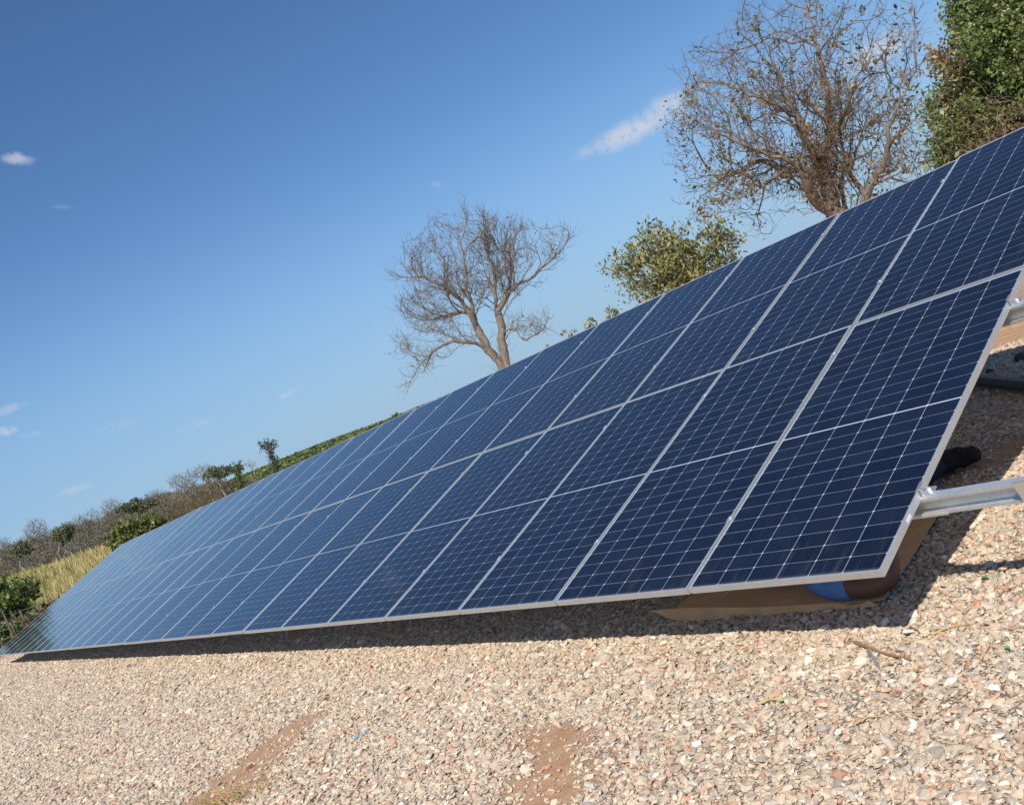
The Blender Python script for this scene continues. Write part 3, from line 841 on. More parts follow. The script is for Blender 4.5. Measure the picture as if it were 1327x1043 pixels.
def in_crown(p, ells, dist, k=1.0):
    q = M.T @ (p - CAM); x = CX + F_PX * q[0] / q[2]; y = CY + F_PX * q[1] / q[2]; dz = math.hypot(p[0] - CAM[0], p[1] - CAM[1]) - dist; best = 9
    for e in ells:
        sz = (e[2] + e[3]) / 2 / F_PX * dist
        best = min(best, ((x - e[0]) / e[2]) ** 2 + ((y - e[1]) / e[3]) ** 2 + (dz / sz) ** 2 * .8)
    return best < k


def ramify(rg, seeds, ells, dist, base, step, len0, wig=.16, trop=.10, ang=(22, 52), levels=4, gap=2, minlen=3, shrink=(.5, .8), start_skip=4, maxn=30000):
    nodes, par = [], []
    starts = []
    for (start, line) in seeds:
        line = [np.array(q, float) for q in line]
        if start == 'near':
            arr = np.array(nodes); prev = int(np.argmin(((arr - line[0]) ** 2).sum(1))); line[0] = nodes[prev]; skip = 1
        else:
            nodes.append(line[0]); par.append(-1); prev = len(nodes) - 1; skip = start_skip
        first = len(nodes); dv = np.zeros(3)
        for a, b_ in zip(line[:-1], line[1:]):
            L_ = np.linalg.norm(b_ - a); k = max(1, int(round(L_ / step)))
            for i in range(1, k + 1):
                dv = dv * .6 + rg.normal(0, step * .17, 3)
                nodes.append(a + (b_ - a) * i / k + dv); par.append(prev); prev = len(nodes) - 1
        starts.append((first + skip, len(nodes)))
    queue = []
    for a, b_ in starts:
        for i in range(a, b_):
            if rg.random() < .80:
                fr = (i - a) / max(1, b_ - a); d = nodes[i] - nodes[par[i]]
                queue.append((i, d / (np.linalg.norm(d) + 1e-9), int(len0 * (1.05 - .55 * fr) * rg.uniform(.55, 1.15) / step), 0))
        d = nodes[b_ - 1] - nodes[par[b_ - 1]]; d = d / (np.linalg.norm(d) + 1e-9)
        for k in range(3): queue.append((b_ - 1, d, int(len0 * rg.uniform(.35, .6) / step), 0))
    ctr = np.array(PX(ells[0][0], ells[0][1], dist)); qi = 0
    while queue and len(nodes) < maxn:
        i, d, n_s, lv = queue.pop(int(rg.integers(0, min(len(queue), 400))))
        if n_s < minlen: continue
        a_ = math.radians(rg.uniform(*ang)); pr = rg.normal(size=3); pr -= d * pr.dot(d)
        out = nodes[i] - base; out /= np.linalg.norm(out) + 1e-9; pr = pr / (np.linalg.norm(pr) + 1e-9) + out * .55
        pr -= d * pr.dot(d); pr /= np.linalg.norm(pr) + 1e-9
        d = d * math.cos(a_) + pr * math.sin(a_); p = nodes[i]; prev = i; since = 0; kink = np.zeros(3)
        for s_ in range(n_s):
            kink = kink * .5 + rg.normal(0, wig, 3); d = d + kink * .7 + np.array([0, 0, trop]) + out * .02; d /= np.linalg.norm(d)
            p = p + d * step
            if not in_crown(p, ells, dist, 1.02) and s_ > 1:
                if rg.random() < .72: break
            nodes.append(p); par.append(prev); prev = len(nodes) - 1; since += 1
            if since >= gap and lv < levels and rg.random() < .62:
                since = 0; queue.append((prev, d, int((n_s - s_) * rg.uniform(*shrink)) + (2 if lv < 2 else 1), lv + 1))
    return np.array(nodes), np.array(par)


def lobes(rg, ells, n, r0, r1):
    w = np.array([e[2] * e[3] for e in ells], float); w /= w.sum(); out = []
    for k in rg.choice(len(ells), n, p=w):
        e = ells[k]; a = rg.uniform(0, 6.283); q = rg.random() ** .42; r_ = rg.uniform(r0, r1)
        out.append((e[0] + math.cos(a) * q * (e[2] - r_ * .3), e[1] + math.sin(a) * q * (e[3] - r_ * .3), r_ * rg.uniform(.8, 1.4), r_ * rg.uniform(.7, 1.1), 1, rg.uniform(-1, 1) * (e[2] + e[3]) / 2 / F_PX * (23 if r_ > 0 else 1) * .8))
    return out


def skeleton_mesh(rg, N, par, rtip, rtrunk, power=2.2, curve=1.45, twig=0, twig_len=.3, twig_r=.004, twig_up=.0, col=None):
    n = len(N); rad = np.zeros(n); cnt = np.zeros(n, int)
    for i in range(n - 1, -1, -1):
        if rad[i] == 0: rad[i] = 1
        if par[i] >= 0: rad[par[i]] += rad[i]; cnt[par[i]] += 1
    tt = np.clip(np.log(rad) / math.log(max(rad[0], 2)), 0, 1)
    rad = rtip * np.exp(math.log(rtrunk / rtip) * tt ** curve)
    main = {}
    for i in range(1, n):
        p = par[i]
        if p >= 0 and (p not in main or rad[i] > rad[main[p]]): main[p] = i
    mb = MB(); tips = np.nonzero(cnt == 0)[0]
    starts = [i for i in range(n) if par[i] < 0 or main.get(par[i]) != i]
    for s in starts:
        ch = [s]
        while ch[-1] in main: ch.append(main[ch[-1]])
        pts = [N[q] for q in ch]; rr_ = [rad[q] for q in ch]
        if par[s] >= 0: pts = [N[par[s]]] + pts; rr_ = [min(rad[par[s]], rad[s] * 1.25)] + rr_
        if len(pts) < 2: continue
        k = 10 if max(rr_) > rtrunk * .45 else (6 if max(rr_) > rtrunk * .12 else 3)
        mb.tube(pts, rr_, k, caps=False)
    if twig:
        cand = np.nonzero(rad < rtip * 3.0)[0]
        for i in cand:
            p = par[i]
            if p < 0: continue
            d0 = N[i] - N[p]; d0 /= np.linalg.norm(d0) + 1e-9
            for k in range(twig if cnt[i] == 0 else max(1, twig // 2)):
                d1 = d0 * .7 + rg.normal(0, .55, 3) + np.array([0, 0, twig_up]); d1 /= np.linalg.norm(d1) + 1e-9
                d2_ = d1 + rg.normal(0, .4, 3) + np.array([0, 0, twig_up]); d2_ /= np.linalg.norm(d2_) + 1e-9
                l_ = twig_len * rg.uniform(.4, 1.2); a = N[i]; m1 = a + d1 * l_ * .5; e = m1 + d2_ * l_ * .5
                mb.tube([a, m1, e], [twig_r, twig_r * .8, twig_r * .45], 3, caps=False)
    return mb, tips, rad


def cloud(rg, ells, dist, n, shell=.0, depth=1.0):
    """attractors in the crown: ells (px,py,rx,ry,weight) at distance dist, as deep as wide"""
    w = np.array([e[2] * e[3] * (e[4] if len(e) > 4 else 1) for e in ells], float); w /= w.sum(); out = []
    ks = rg.choice(len(ells), n, p=w)
    for k in ks:
        e = ells[k]; q = rg.normal(size=3); q /= np.linalg.norm(q); q *= rg.random() ** (1 / 3) * (1 - shell) + shell
        dz = q[2] * (e[2] + e[3]) / 2 / F_PX * dist * depth + (e[5] if len(e) > 5 else 0)
        out.append(PX(e[0] + q[0] * e[2], e[1] + q[1] * e[3], dist + dz))
    return np.array(out)


def rooted(name, base, label, cat, group=None):
    z = H(base[0], base[1]); return empty(name, (base[0], base[1], z), label, cat, group)


def child_mesh(name, V_, F_, m, tint, parent, k=4):
    V_ = np.asarray(V_) - np.array(parent.location); return link(D.objects.new(name, fast_mesh(name, V_, F_, m, tint, k)), parent)


def child_mb(name, mb, m, parent, smooth=True):
    o = Vector(parent.location); mb.v = [(q[0] - o.x, q[1] - o.y, q[2] - o.z) for q in mb.v]; return mb.build(name, m, parent, smooth)


# ---------------------------------------------------------------- big half-dry tree behind the table
rg = np.random.default_rng(21); DT = 23.0


def pl(pts, dist, dz=None):
    return [PX(x, y, dist + (dz[i] if dz else 0)) for i, (x, y) in enumerate(pts)]


b0 = PX(1098, 300, DT); base = np.array([b0[0], b0[1], 0.0]); base[0] += .1
tr = rooted('half_dry_tree', base, 'tall half-dry tree with a thick trunk and sparse brown leaves, behind the upper panels', 'tree')
seeds = [(-1, [base + [0, 0, -.1], base + [0, 0, .9], PX(1080, 272, DT), PX(1070, 240, DT), PX(1062, 216, DT)]),
         ('near', pl([(1062, 216), (1044, 181), (1033, 151), (1018, 118), (1008, 92), (994, 60), (983, 34)], DT, [0, -.3, -.6, -.8, -1, -1.1, -1.2])),
         ('near', pl([(1062, 216), (1074, 180), (1073, 118), (1064, 85), (1058, 50), (1050, 10)], DT, [0, .3, .5, .4, .5, .6])),
         ('near', pl([(1068, 205), (1092, 160), (1101, 137), (1112, 100), (1126, 62)], DT, [0, -.4, -.8, -1, -1.1])),
         ('near', pl([(1084, 278), (1066, 266), (1050, 242), (1040, 222), (1012, 205), (985, 198), (955, 187), (925, 170), (900, 140)], DT, [0, -.2, -.5, -.7, -1, -1.2, -1.4, -1.5, -1.6])),
         ('near', pl([(1033, 151), (1000, 135), (965, 120), (935, 90)], DT, [-.6, -1.2, -1.7, -2.2])),
         ('near', pl([(1040, 222), (1010, 214), (985, 210), (940, 232), (900, 246)], DT, [-.7, 0, .5, 1, 1.4])),
         (-1, [base + [1.1, -.3, -.1], PX(1113, 275, DT - .4), PX(1128, 240, DT - .5), PX(1147, 214, DT - .6), PX(1152, 168, DT - .8), PX(1170, 128, DT - 1), PX(1190, 90, DT - 1), PX(1184, 22, DT - 1)]),
         ('near', pl([(1120, 255), (1104, 225), (1112, 190), (1130, 160)], DT, [-.4, .4, .8, 1.2])),
         (-1, [base + [.5, .3, -.1], PX(1100, 280, DT + .3), PX(1088, 250, DT + .4), PX(1096, 215, DT + .6), PX(1080, 150, DT + 1.2)])]
ells = [(940, 200, 75, 72), (1000, 80, 95, 85), (1050, 150, 90, 100), (1140, 135, 60, 105), (922, 250, 58, 40), (1000, 262, 75, 36), (1135, 225, 60, 48), (950, 110, 72, 62), (1178, 60, 24, 60), (1182, 150, 26, 80), (1080, 15, 85, 50), (900, 150, 38, 45)]
N, par = ramify(rg, seeds, ells, DT, base, .14, 2.1, wig=.17, trop=.02, ang=(30, 68), levels=1, gap=3, maxn=3000)
A = cloud(rg, lobes(rg, ells, 100, 13, 27), DT, 6800, depth=.9)
N, par = colonize(rg, [], A, .13, 1.5, .20, maxn=15000, jit=.32, trop=(0, 0, .12), pre=(N, par))
print('nodes', len(N))
mb, tips, rad = skeleton_mesh(rg, N, par, .0072, .26, curve=1.25, twig=2, twig_len=.32, twig_r=.0046, twig_up=.15)
child_mb('trunk', mb, m_bark, tr)
lc = cloud(rg, [(940, 225, 75, 60), (925, 255, 58, 40), (1010, 150, 85, 80, .5), (1060, 215, 40, 55, 1.3), (1140, 210, 55, 60, .8), (1170, 130, 30, 80, .8), (900, 120, 35, 50, .5), (1060, 60, 80, 60, .4)], DT, 1500)
arr = N[rad < .0105]
ids = rg.integers(0, len(arr), 1500); cl_ = []
for q in lc[:300]:
    j = ((arr - q) ** 2).sum(1).argmin(); cl_.append(arr[j])
for j in ids[:360]: cl_.append(arr[j])
cl_ = np.repeat(np.array(cl_), 8, axis=0); cl_ = cl_ + rg.normal(0, .12, cl_.shape)
Vl, Fl, Tl = leaves(rg, cl_, .040, [(.16, .11, .04), (.20, .13, .05), (.11, .10, .03), (.24, .17, .08), (.07, .085, .03)], .35)
child_mesh('leaves', Vl, Fl, m_leaf, Tl, tr)
# tangle of reddish vines around the fork
mb = MB()
for i in range(150):
    x = rg.normal(1068, 16); y = rg.normal(222, 30); p = PX(x, y, DT - .3 + rg.normal(0, .25)); pts = [p]
    for k in range(4): p = p + rg.normal(0, .16, 3) + [0, 0, .06]; pts.append(p)
    mb.tube(pts, .006, 3, caps=False)
child_mb('vines', mb, barkmat('vine_mat', (.13, .07, .04), (.26, .15, .09)), tr)

# ---------------------------------------------------------------- bare tree in the middle
rg = np.random.default_rng(5); DT = 40.0
b0 = PX(664, 485, DT); base = np.array([b0[0], b0[1], 0.0])
tr = rooted('bare_tree', base, 'leafless tree with many fine grey branches, standing alone against the sky', 'tree')
seeds = [(-1, [base + [0, 0, -.1], PX(659, 476, DT), PX(650, 440, DT), PX(648, 420, DT), PX(646, 402, DT), PX(657, 379, DT), PX(675, 365, DT), PX(691, 357, DT), PX(708, 342, DT), PX(721, 330, DT), PX(735, 316, DT)]),
         ('near', pl([(646, 402), (641, 375), (642, 352), (634, 335), (631, 315), (627, 283)], DT, [0, .4, .6, .8, .9, 1])),
         (-1, [base + [-.35, .2, -.1], PX(650, 474, DT), PX(631, 451, DT), PX(619, 425, DT), PX(610, 404, DT), PX(589, 380, DT), PX(566, 366, DT), PX(548, 360, DT), PX(520, 357, DT)]),
         ('near', pl([(619, 425), (612, 395), (604, 372), (601, 345), (597, 315), (606, 285)], DT, [0, -.6, -1, -1.2, -1.3, -1.4])),
         ('near', pl([(631, 451), (610, 445), (589, 443), (570, 452), (555, 462), (545, 474), (533, 494)], DT, [0, -.4, -.8, -1, -1, -1.1, -1.2])),
         ('near', pl([(649, 434), (653, 428), (660, 424), (668, 426), (676, 435), (684, 440), (696, 432), (706, 424)], DT, [0, -.3, -.5, -.6, -.7, -.7, -.6, -.5])),
         ('near', pl([(657, 379), (664, 355), (662, 330), (668, 305)], DT, [0, .6, 1, 1.4])),
         ('near', pl([(610, 404), (585, 405), (560, 415), (535, 410)], DT, [0, .6, 1, 1.3]))]
ells = [(640, 314, 55, 32), (565, 345, 46, 38), (545, 372, 28, 22), (705, 325, 30, 28), (560, 410, 38, 45), (540, 462, 28, 30), (620, 360, 58, 50), (692, 428, 20, 13, 1.4), (597, 452, 42, 22), (655, 350, 50, 55), (580, 310, 30, 25)]
N, par = ramify(rg, seeds, ells, DT, base, .18, 1.9, wig=.11, trop=.06, ang=(20, 50), levels=2, gap=3, maxn=5200)
A = cloud(rg, lobes(rg, ells, 70, 9, 18), DT, 5200, depth=.9)
N, par = colonize(rg, [], A, .17, 1.6, .25, maxn=15000, jit=.24, trop=(0, 0, .32), pre=(N, par))
print('nodes', len(N))
mb, tips, rad = skeleton_mesh(rg, N, par, .0095, .18, curve=1.2, twig=3, twig_len=.60, twig_r=.0066, twig_up=.45)
child_mb('trunk', mb, m_bark2, tr)
cl_ = N[tips][rg.integers(0, len(tips), 500)] + rg.normal(0, .12, (500, 3))
Vl, Fl, Tl = leaves(rg, cl_, .05, [(.20, .15, .08), (.13, .12, .05)], .3)
child_mesh('leaves', Vl, Fl, m_leaf, Tl, tr)


# ---------------------------------------------------------------- leafy crowns
def leafy(name, label, cat, ells, dist, nattr, nleaf, size, cols, base_px, trunk_r=.10, step=.2, infl=1.3, kill=.3, seed=1, lift=None, group=None, lpc=9, spread=.12, brk=None, twig=2):
    rg = np.random.default_rng(seed); b0 = PX(base_px[0], base_px[1], dist); z0 = H(b0[0], b0[1])
    base = np.array([b0[0], b0[1], z0]); tr = rooted(name, base, label, cat, group)
    A = cloud(rg, ells, dist, nattr)
    e0 = max(ells, key=lambda e: e[2] * e[3]); top = PX(e0[0], e0[1] + e0[3] * .5, dist)
    mid = (base + top) / 2 + rg.normal(0, .05, 3) * dist / 20
    N, par = colonize(rg, [(-1, [base + [0, 0, -.1], mid, top])], A, step, infl, kill, maxn=5000, jit=.3)
    mb, tips, rad = skeleton_mesh(rg, N, par, trunk_r * .05, trunk_r, twig=twig, twig_len=step * 1.6, twig_r=trunk_r * .035)
    child_mb('trunk', mb, brk or m_bark2, tr)
    src = N[rad < trunk_r * .25] if (rad < trunk_r * .25).sum() > 10 else N
    ok = np.array([in_crown(q, ells, dist, 1.35) for q in src]); src = src[ok] if ok.sum() > 8 else src
    cc = src[rg.integers(0, len(src), nleaf // lpc)] + rg.normal(0, spread, (nleaf // lpc, 3)); cc = np.repeat(cc, lpc, axis=0) + rg.normal(0, spread * .7, (nleaf // lpc * lpc, 3))
    cb = np.repeat(np.asarray(cols)[rg.integers(0, len(cols), nleaf // lpc)], lpc, axis=0)
    Vl, Fl, Tl = leaves(rg, cc, size, cb, .25)
    child_mesh('crown', Vl, Fl, m_leaf, Tl, tr)
    return tr


OL = [(.165, .17, .065), (.21, .20, .085), (.12, .135, .05), (.26, .24, .12), (.09, .11, .04)]
leafy('olive_green_tree', 'rounded olive green tree between the bare tree and the half-dry tree', 'tree',
      [(850, 330, 30, 26), (890, 318, 26, 22), (812, 342, 24, 10), (935, 308, 22, 22), (880, 362, 34, 24), (822, 362, 16, 16), (850, 302, 16, 10), (920, 345, 26, 20), (868, 345, 40, 30), (842, 378, 14, 18), (948, 330, 12, 14)], 27, 1300, 8200, .052, OL, (885, 420), .13, .2, 1.4, .26, 11, spread=.16)
leafy('small_shrub', 'small round shrub tip just left of the olive green tree, above the panel edge', 'shrub', [(793, 404, 11, 9), (786, 415, 8, 8)], 27, 60, 420, .045, OL, (793, 425), .03, .12, 1, .2, 12, lpc=5, spread=.05)
leafy('small_shrub', 'small shrub tip above the panel edge, left of the other shrub tip', 'shrub', [(764, 415, 9, 9), (770, 422, 8, 8)], 27, 60, 420, .045, OL, (766, 435), .03, .12, 1, .2, 13, lpc=5, spread=.05)
leafy('small_shrub', 'low dark shrub tip barely rising over the panel edge', 'shrub', [(733, 432, 12, 5), (745, 430, 6, 5)], 30, 40, 200, .045, OL[2:], (735, 445), .03, .12, 1, .2, 14, lpc=5, spread=.05)
leafy('small_shrub', 'tiny round tree tip right of the bare tree, over the panel edge', 'shrub', [(707, 447, 4, 4)], 60, 20, 60, .07, OL[2:], (707, 457), .04, .2, 1, .3, 15, lpc=5, spread=.05)

# dense vine-covered tree at the upper right
rg = np.random.default_rng(9); DT = 15.0
base = PX(1330, 300, DT); base[2] = 0
tr = rooted('vine_covered_tree', base, 'dense green tree hung with drying brown vines at the upper right', 'tree')
ells = [(1300, 55, 80, 75), (1262, 150, 58, 60), (1330, 0, 100, 60), (1238, 95, 38, 50), (1270, 200, 62, 40), (1370, 120, 80, 90), (1400, 20, 100, 90), (1225, 205, 26, 26, 1.6), (1255, 20, 32, 40), (1340, 180, 70, 50), (1212, 175, 22, 24, 1.0), (1380, -80, 90, 70)]
A = cloud(rg, ells, DT, 2600)
N, par = colonize(rg, [(-1, [base + [0, 0, -.1], base + [0, 0, 1.2], PX(1330, 160, DT), PX(1310, 60, DT)]), ('near', pl([(1330, 200), (1280, 170), (1240, 190)], DT)), ('near', pl([(1330, 160), (1390, 60), (1400, -40)], DT))], A, .17, 1.2, .24, maxn=6000)
mb, tips, rad = skeleton_mesh(rg, N, par, .006, .2, twig=1, twig_len=.25, twig_r=.004)
child_mb('trunk', mb, m_bark2, tr)
src = N[rad < .05]; nc_ = 11500
cc = src[rg.integers(0, len(src), nc_)] + rg.normal(0, .07, (nc_, 3))
GR = np.array([(.125, .155, .045), (.090, .118, .036), (.175, .20, .075), (.060, .085, .028)]); BRN = np.array([(.20, .13, .055), (.15, .10, .05), (.24, .17, .08)])
tl = []
for q in cc:
    qq_ = M.T @ (q - CAM); px = CX + F_PX * qq_[0] / qq_[2]; py = CY + F_PX * qq_[1] / qq_[2]
    f_ = noise.noise(Vector(q) * 1.5) + noise.noise(Vector(q) * 4) * .5
    br_ = f_ > .42 or (px < 1250 and 50 < py < 140 and f_ > .0) or (px > 1240 and py > 155 and f_ > .02)
    tl.append((BRN if br_ else GR)[rg.integers(0, 3)])
cc = np.repeat(cc, 8, axis=0) + rg.normal(0, .085, (nc_ * 8, 3)); tl = np.repeat(np.array(tl), 8, axis=0)
Vl, Fl, Tl = leaves(rg, cc, .027, tl, .35, .6)
child_mesh('crown', Vl, Fl, m_leaf, Tl, tr)
mb = MB()
for i in range(170):
    x = rg.uniform(1222, 1345); y = rg.uniform(130, 215) if x > 1240 else rg.uniform(60, 215); p = PX(x, y, DT - rg.uniform(.45, .95)); pts = [p]
    d = rg.normal(0, .10, 3)
    for k in range(4): d = d * .7 + rg.normal(0, .06, 3) + [0, 0, -.03]; p = p + d; pts.append(p)
    mb.tube(pts, .004, 3, caps=False)
child_mb('vines', mb, barkmat('hanging_vine_mat', (.16, .10, .06), (.32, .22, .15)), tr)

# ---------------------------------------------------------------- far left: woods, field, fence
rg = np.random.default_rng(31)
# dry scrub wood on the slope (one mass)
xs = [-150, 0, 46, 92, 129, 190, 227, 260, 294, 315, 345, 380]; cr = [48, 60, 64, 60, 54, 50, 48, 42, 34, 24, 12, 4]
VV, FF, TT = [], [], []; n = 100000
px = rg.uniform(-260, 372, n); dist = rg.uniform(172, 215, n); cr_px = np.interp(px, xs, cr)
nzv = np.array([noise.noise(Vector((a * .05, b_ * .1, 0))) + .6 * noise.noise(Vector((a * .16, b_ * .1, 4))) for a, b_ in zip(px, dist)])
hor = 782.6 - .4452 * px
topz = CAM[2] + (cr_px * (1 + .22 * nzv)) * .913 / 1400 * dist
pts = np.array([PX(a, h_, d_) for a, h_, d_ in zip(px, hor, dist)])
gz = terrain(pts[:, 0], pts[:, 1]); u = rg.random(n) ** .75; pts[:, 2] = gz + (topz - gz) * u
tall = rg.random(n) < .45
ln = np.where(tall, rg.uniform(.5, 1.5, n), rg.uniform(.12, .30, n)); wd_ = np.where(tall, .028, ln * .5)
dr = rg.normal(0, .35, (n, 3)); dr[:, 2] += np.where(tall, 1, 0); dr /= np.linalg.norm(dr, axis=1)[:, None]
sd_ = rg.normal(size=(n, 3)); sd_ -= dr * (dr * sd_).sum(1)[:, None]; sd_ /= np.linalg.norm(sd_, axis=1)[:, None]
Vw = np.stack([pts - dr * ln[:, None] / 2, pts + sd_ * wd_[:, None], pts + dr * ln[:, None] / 2, pts - sd_ * wd_[:, None]], 1).reshape(-1, 3)
gsel = (nzv + rg.normal(0, .25, n)) > .28
cw = np.where(gsel[:, None], np.array([(.125, .125, .060)]), np.array([(.185, .155, .105)])) * rg.uniform(.55, 1.45, (n, 1))
cw = np.where((tall & (rg.random(n) < .04))[:, None], np.array([(.34, .30, .25)]), cw)
o = link(D.objects.new('scrub_wood', fast_mesh('scrub_wood', Vw, np.arange(n * 4).reshape(-1, 4), m_dry, cw)))
tag(o, 'mass of dry brown scrub wood on the slope beyond the yellow field', 'woodland', kind='stuff')

# yellow tall grass field
n = 60000; px = rg.uniform(-200, 215, n); dist = 47 + 125 * rg.random(n) ** 1.6
p0 = np.array([PX(a, 782.6 - .4452 * a, d_) for a, d_ in zip(px, dist)]); gz = terrain(p0[:, 0], p0[:, 1]); p0[:, 2] = gz
cl_n = np.array([noise.noise(Vector((q[0] * .25, q[1] * .25, 2))) for q in p0])
h_ = rg.uniform(.35, .85, n) * (1 + .6 * cl_n) + (rg.random(n) < .04) * rg.uniform(.3, .9, n); lean = rg.normal(0, .22, (n, 2))
wv2 = .022 + .0006 * dist
ca = rg.uniform(0, 3.14, n); sx_ = np.column_stack([np.cos(ca), np.sin(ca), np.zeros(n)]) * wv2[:, None]
tp = p0 + np.column_stack([lean[:, 0] * h_, lean[:, 1] * h_, h_])
Vg = np.stack([p0 - sx_, p0 + sx_, tp], 1).reshape(-1, 3)
cg = np.array([(.50, .40, .17), (.42, .33, .13), (.58, .48, .24), (.34, .30, .10), (.24, .26, .08)])[rg.choice(5, n, p=[.3, .25, .2, .15, .1])] * rg.uniform(.8, 1.2, (n, 1))
gr_ = (cl_n > .15) & (px < 60); cg[gr_] = cg[gr_] * [.55, .8, .5]
o = link(D.objects.new('yellow_grass', fast_mesh('yellow_grass', Vg, np.arange(n * 3).reshape(-1, 3), m_dry, cg, 3)))
tag(o, 'tall yellow dry grass covering the field left of the panels', 'grass', kind='stuff')

# green cover on the far hill (far-off orchard reading as one mass)
n = 50000; px = rg.uniform(150, 640, n); dist = rg.uniform(380, 660, n)
p0 = np.array([PX(a, 782.6 - .4452 * a, d_) for a, d_ in zip(px, dist)]); p0[:, 2] = terrain(p0[:, 0], p0[:, 1]) + rg.uniform(0, 1.5, n)
ph_n = np.array([noise.noise(Vector((q[0] * .03, q[1] * .03, 2))) for q in p0])
Vl, Fl, Tl = leaves(rg, p0, .65, np.array([(.05, .075, .02), (.09, .12, .03), (.13, .14, .045), (.035, .055, .018)])[np.clip(((ph_n + .5) * 4).astype(int), 0, 3)], .35, .8)
o = link(D.objects.new('orchard_cover', fast_mesh('orchard_cover', Vl, Fl, m_leaf, Tl))); tag(o, 'green bushy cover on the far hill behind the panels', 'woodland', kind='stuff')

DG = [(.085, .10, .055), (.11, .125, .07), (.065, .08, .045), (.13, .14, .085)]  # greens lightened and greyed, distance haze put into the leaf colour
GRP = 'trees on the wooded slope at the left'


def far_tree(name, label, px, py, rx, ry, gx, gy, dist, cols, seed, nleaf=2600, size=.16, flat=True, trunk=.16, grp=GRP, brk=None):
    e = [(px, py, rx * .85, ry * .6), (px - rx * .6, py + ry * .35, rx * .55, ry * .35), (px + rx * .65, py - ry * .35, rx * .6, ry * .4), (px + rx * .1, py - ry * .45, rx * .5, ry * .35)]
    return leafy(name, label, 'tree', e, dist, 500, nleaf, size, cols, (gx, gy), trunk, .45, 5, .7, seed, lpc=6, spread=.26, group=grp, brk=brk)


far_tree('umbrella_tree', 'dark green tree with a broad flat crown above the green bush', 176, 656, 25, 12, 186, 690, 170, DG, 41, 3400)
far_tree('umbrella_tree', 'dark green tree with a layered crown and pale trunk, left part of the wooded slope', 81, 692, 13, 15, 88, 738, 165, DG, 42, 1900, brk=m_bark)
far_tree('umbrella_tree', 'dark green rounded tree at the far left of the wooded slope', 26, 712, 13, 12, 32, 745, 168, DG, 43, 1700)
far_tree('umbrella_tree', 'dark green spreading tree near the right end of the wooded slope', 283, 612, 17, 10, 292, 640, 172, DG, 44, 2200)
far_tree('green_tree', 'small bright green tree with a crooked crown right of the wooded slope', 308, 608, 8, 6, 318, 632, 150, [(.05, .08, .02), (.07, .10, .03)], 45, 1000)
far_tree('green_tree', 'lone slender tree leaning over the far green hill with a small round crown', 345, 577, 9, 6, 363, 612, 140, [(.04, .05, .03), (.06, .07, .04)], 46, 1300, size=.12, trunk=.17, brk=m_bark3)
far_tree('distant_tree', 'tiny distant tree on the hill crest where it meets the panels', 513, 538, 5, 4, 516, 552, 500, DG, 47, 260, size=.55, trunk=.3, grp=None)


def bare_far(label, ells, gx, gy, dist, seed, tr_r=.10):
    rg = np.random.default_rng(seed); b0 = PX(gx, gy, dist); z0 = H(b0[0], b0[1]); base = np.array([b0[0], b0[1], z0]); tr = rooted('bare_tree', base, label, 'tree', GRP)
    A = cloud(rg, ells, dist, 1100); e0 = ells[0]; top = PX(e0[0], e0[1] + e0[3] * .6, dist)
    N, par = colonize(rg, [(-1, [base, (base + top) / 2 + rg.normal(0, .2, 3), top])], A, .36, 5, .45, maxn=5000, jit=.25, trop=(0, 0, .15))
    mb, tips, rad = skeleton_mesh(rg, N, par, .018, tr_r, power=2.0, twig=3, twig_len=.9, twig_r=.016, twig_up=.3)
    child_mb('branches', mb, m_bark, tr)


bare_far('grey leafless tree between the two left dark green trees', [(48, 690, 17, 17)], 55, 728, 175, 51)
bare_far('grey leafless tree left of the broad flat-crowned tree', [(145, 662, 15, 15)], 152, 690, 175, 52)
bare_far('grey leafless tree right of the layered dark green tree', [(105, 680, 15, 12), (120, 668, 10, 8)], 115, 705, 175, 53)
bare_far('grey leafless tree right of the broad flat-crowned tree', [(203, 645, 16, 9)], 208, 668, 175, 54)
bare_far('wide grey leafless tree in the middle of the ridge', [(236, 625, 20, 11), (248, 618, 12, 8)], 246, 650, 175, 55)
bare_far('grey leafless tree beside the spreading tree near the right end', [(265, 612, 15, 9)], 272, 640, 176, 56)
bare_far('grey leafless tree at the far left edge of the ridge', [(5, 712, 14, 14)], 10, 745, 176, 57)
bare_far('pale leafless tree rising left of the far hill', [(325, 603, 7, 4)], 332, 622, 176, 58)

BG = [(.10, .13, .035), (.07, .09, .025), (.15, .17, .05), (.19, .17, .07), (.045, .06, .02)]
leafy('green_bush', 'yellow-green leafy bush behind the far top corner of the panels', 'bush', [(176, 690, 30, 14), (195, 678, 20, 12), (158, 700, 16, 14), (172, 700, 30, 14)], 62, 500, 5200, .10, BG, (182, 720), .09, .3, 3, .4, 61, lpc=7, spread=.15)
leafy('green_bush', 'broad green bush at the left edge before the yellow field', 'bush', [(18, 768, 34, 20), (38, 758, 16, 12), (-25, 775, 40, 25), (5, 790, 30, 16)], 46, 500, 5200, .07, [(.09, .14, .03), (.06, .095, .025), (.13, .17, .045), (.04, .06, .02)], (10, 815), .07, .25, 2.5, .35, 62, lpc=7, spread=.12)
leafy('leafy_plant', 'young green plant with broad leaves behind the stake fence', 'plant', [(18, 822, 16, 15), (2, 818, 12, 12)], 42, 120, 900, .085, [(.07, .12, .035), (.11, .17, .05)], (16, 846), .03, .15, 1.5, .2, 63, lpc=5, spread=.08)
leafy('leafy_plant', 'small green plant low behind the fence beside the panels', 'plant', [(40, 803, 10, 8)], 44, 60, 420, .07, [(.06, .10, .035), (.10, .15, .05)], (44, 815), .03, .15, 1.5, .2, 64, lpc=5, spread=.07)
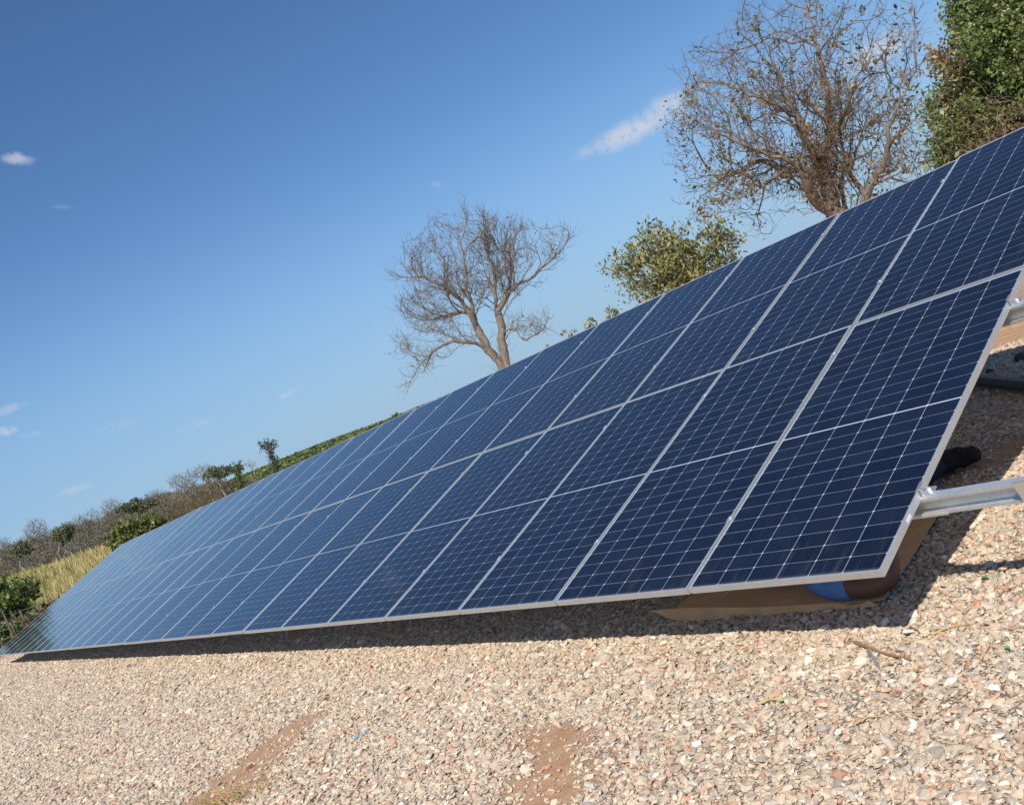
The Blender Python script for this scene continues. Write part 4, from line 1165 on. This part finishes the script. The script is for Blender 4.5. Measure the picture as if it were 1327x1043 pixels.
# brown undergrowth between fence and field
n = 9000; px = rg.uniform(-60, 160, n); dist = rg.uniform(41.5, 50, n)
p0 = np.array([PX(a, 782.6 - .4452 * a, d_) for a, d_ in zip(px, dist)]); gz = terrain(p0[:, 0], p0[:, 1]); p0[:, 2] = gz + rg.random(n) ** 1.5 * .95
ln = rg.uniform(.08, .35, n); dr = rg.normal(0, .5, (n, 3)); dr[:, 2] += .6; dr /= np.linalg.norm(dr, axis=1)[:, None]
sd_ = rg.normal(size=(n, 3)); sd_ -= dr * (dr * sd_).sum(1)[:, None]; sd_ /= np.linalg.norm(sd_, axis=1)[:, None]; w_ = np.where(rg.random(n) < .6, .014, .05)
Vw = np.stack([p0 - dr * ln[:, None] / 2, p0 + sd_ * w_[:, None], p0 + dr * ln[:, None] / 2, p0 - sd_ * w_[:, None]], 1).reshape(-1, 3)
cw = np.array([(.20, .13, .07), (.14, .09, .05), (.34, .26, .12), (.09, .06, .04), (.06, .08, .03)])[rg.integers(0, 5, n)] * rg.uniform(.7, 1.3, (n, 1))
o = link(D.objects.new('brown_undergrowth', fast_mesh('brown_undergrowth', Vw, np.arange(n * 4).reshape(-1, 4), m_dry, cw))); tag(o, 'tangled brown undergrowth behind the stake fence', 'undergrowth', kind='stuff')

# stake fence with wires
m_stake = barkmat('fence_stake_mat', (.07, .05, .04), (.20, .15, .11), 12)
m_wire, t, b = mat('fence_wire_mat', (.35, .34, .33), .5, .6)
tops = [(-34, 806), (-14, 800), (3, 792), (13, 806), (25, 790), (36, 800), (47, 781), (56, 792), (64, 775), (73, 784), (82, 766), (95, 772), (108, 756), (122, 760), (136, 746)]
fb = PX(40, 800, 42); fence = empty('stake_fence', (fb[0], fb[1], 0), 'rustic fence of uneven dark wooden stakes and thin wires at the left', 'fence')
tp_w = []
for i, (x, y) in enumerate(tops):
    d_ = 41.0 + .25 * math.sin(i * 1.7) + i * .18; T = PX(x, y, d_); g_ = H(T[0], T[1]); tp_w.append((T, d_)); mb = MB()
    lx = rnd.uniform(-.10, .10)
    mb.tube([(T[0] + lx, T[1] + lx, g_ - .1), (T[0] + lx * .3, T[1], (g_ + T[2]) / 2), (T[0], T[1], T[2])], [.045, .04, .028], 6); child_mb('stake', mb, m_stake, fence)
for k, zz in enumerate((.45, .80, 1.12)):
    mb = MB(); pts = [(T[0], T[1] - .05, zz + .06 * math.sin(i * 1.3 + k)) for i, (T, d_) in enumerate(tp_w)]; mb.tube(pts, .011, 4); child_mb('wire', mb, m_wire, fence)
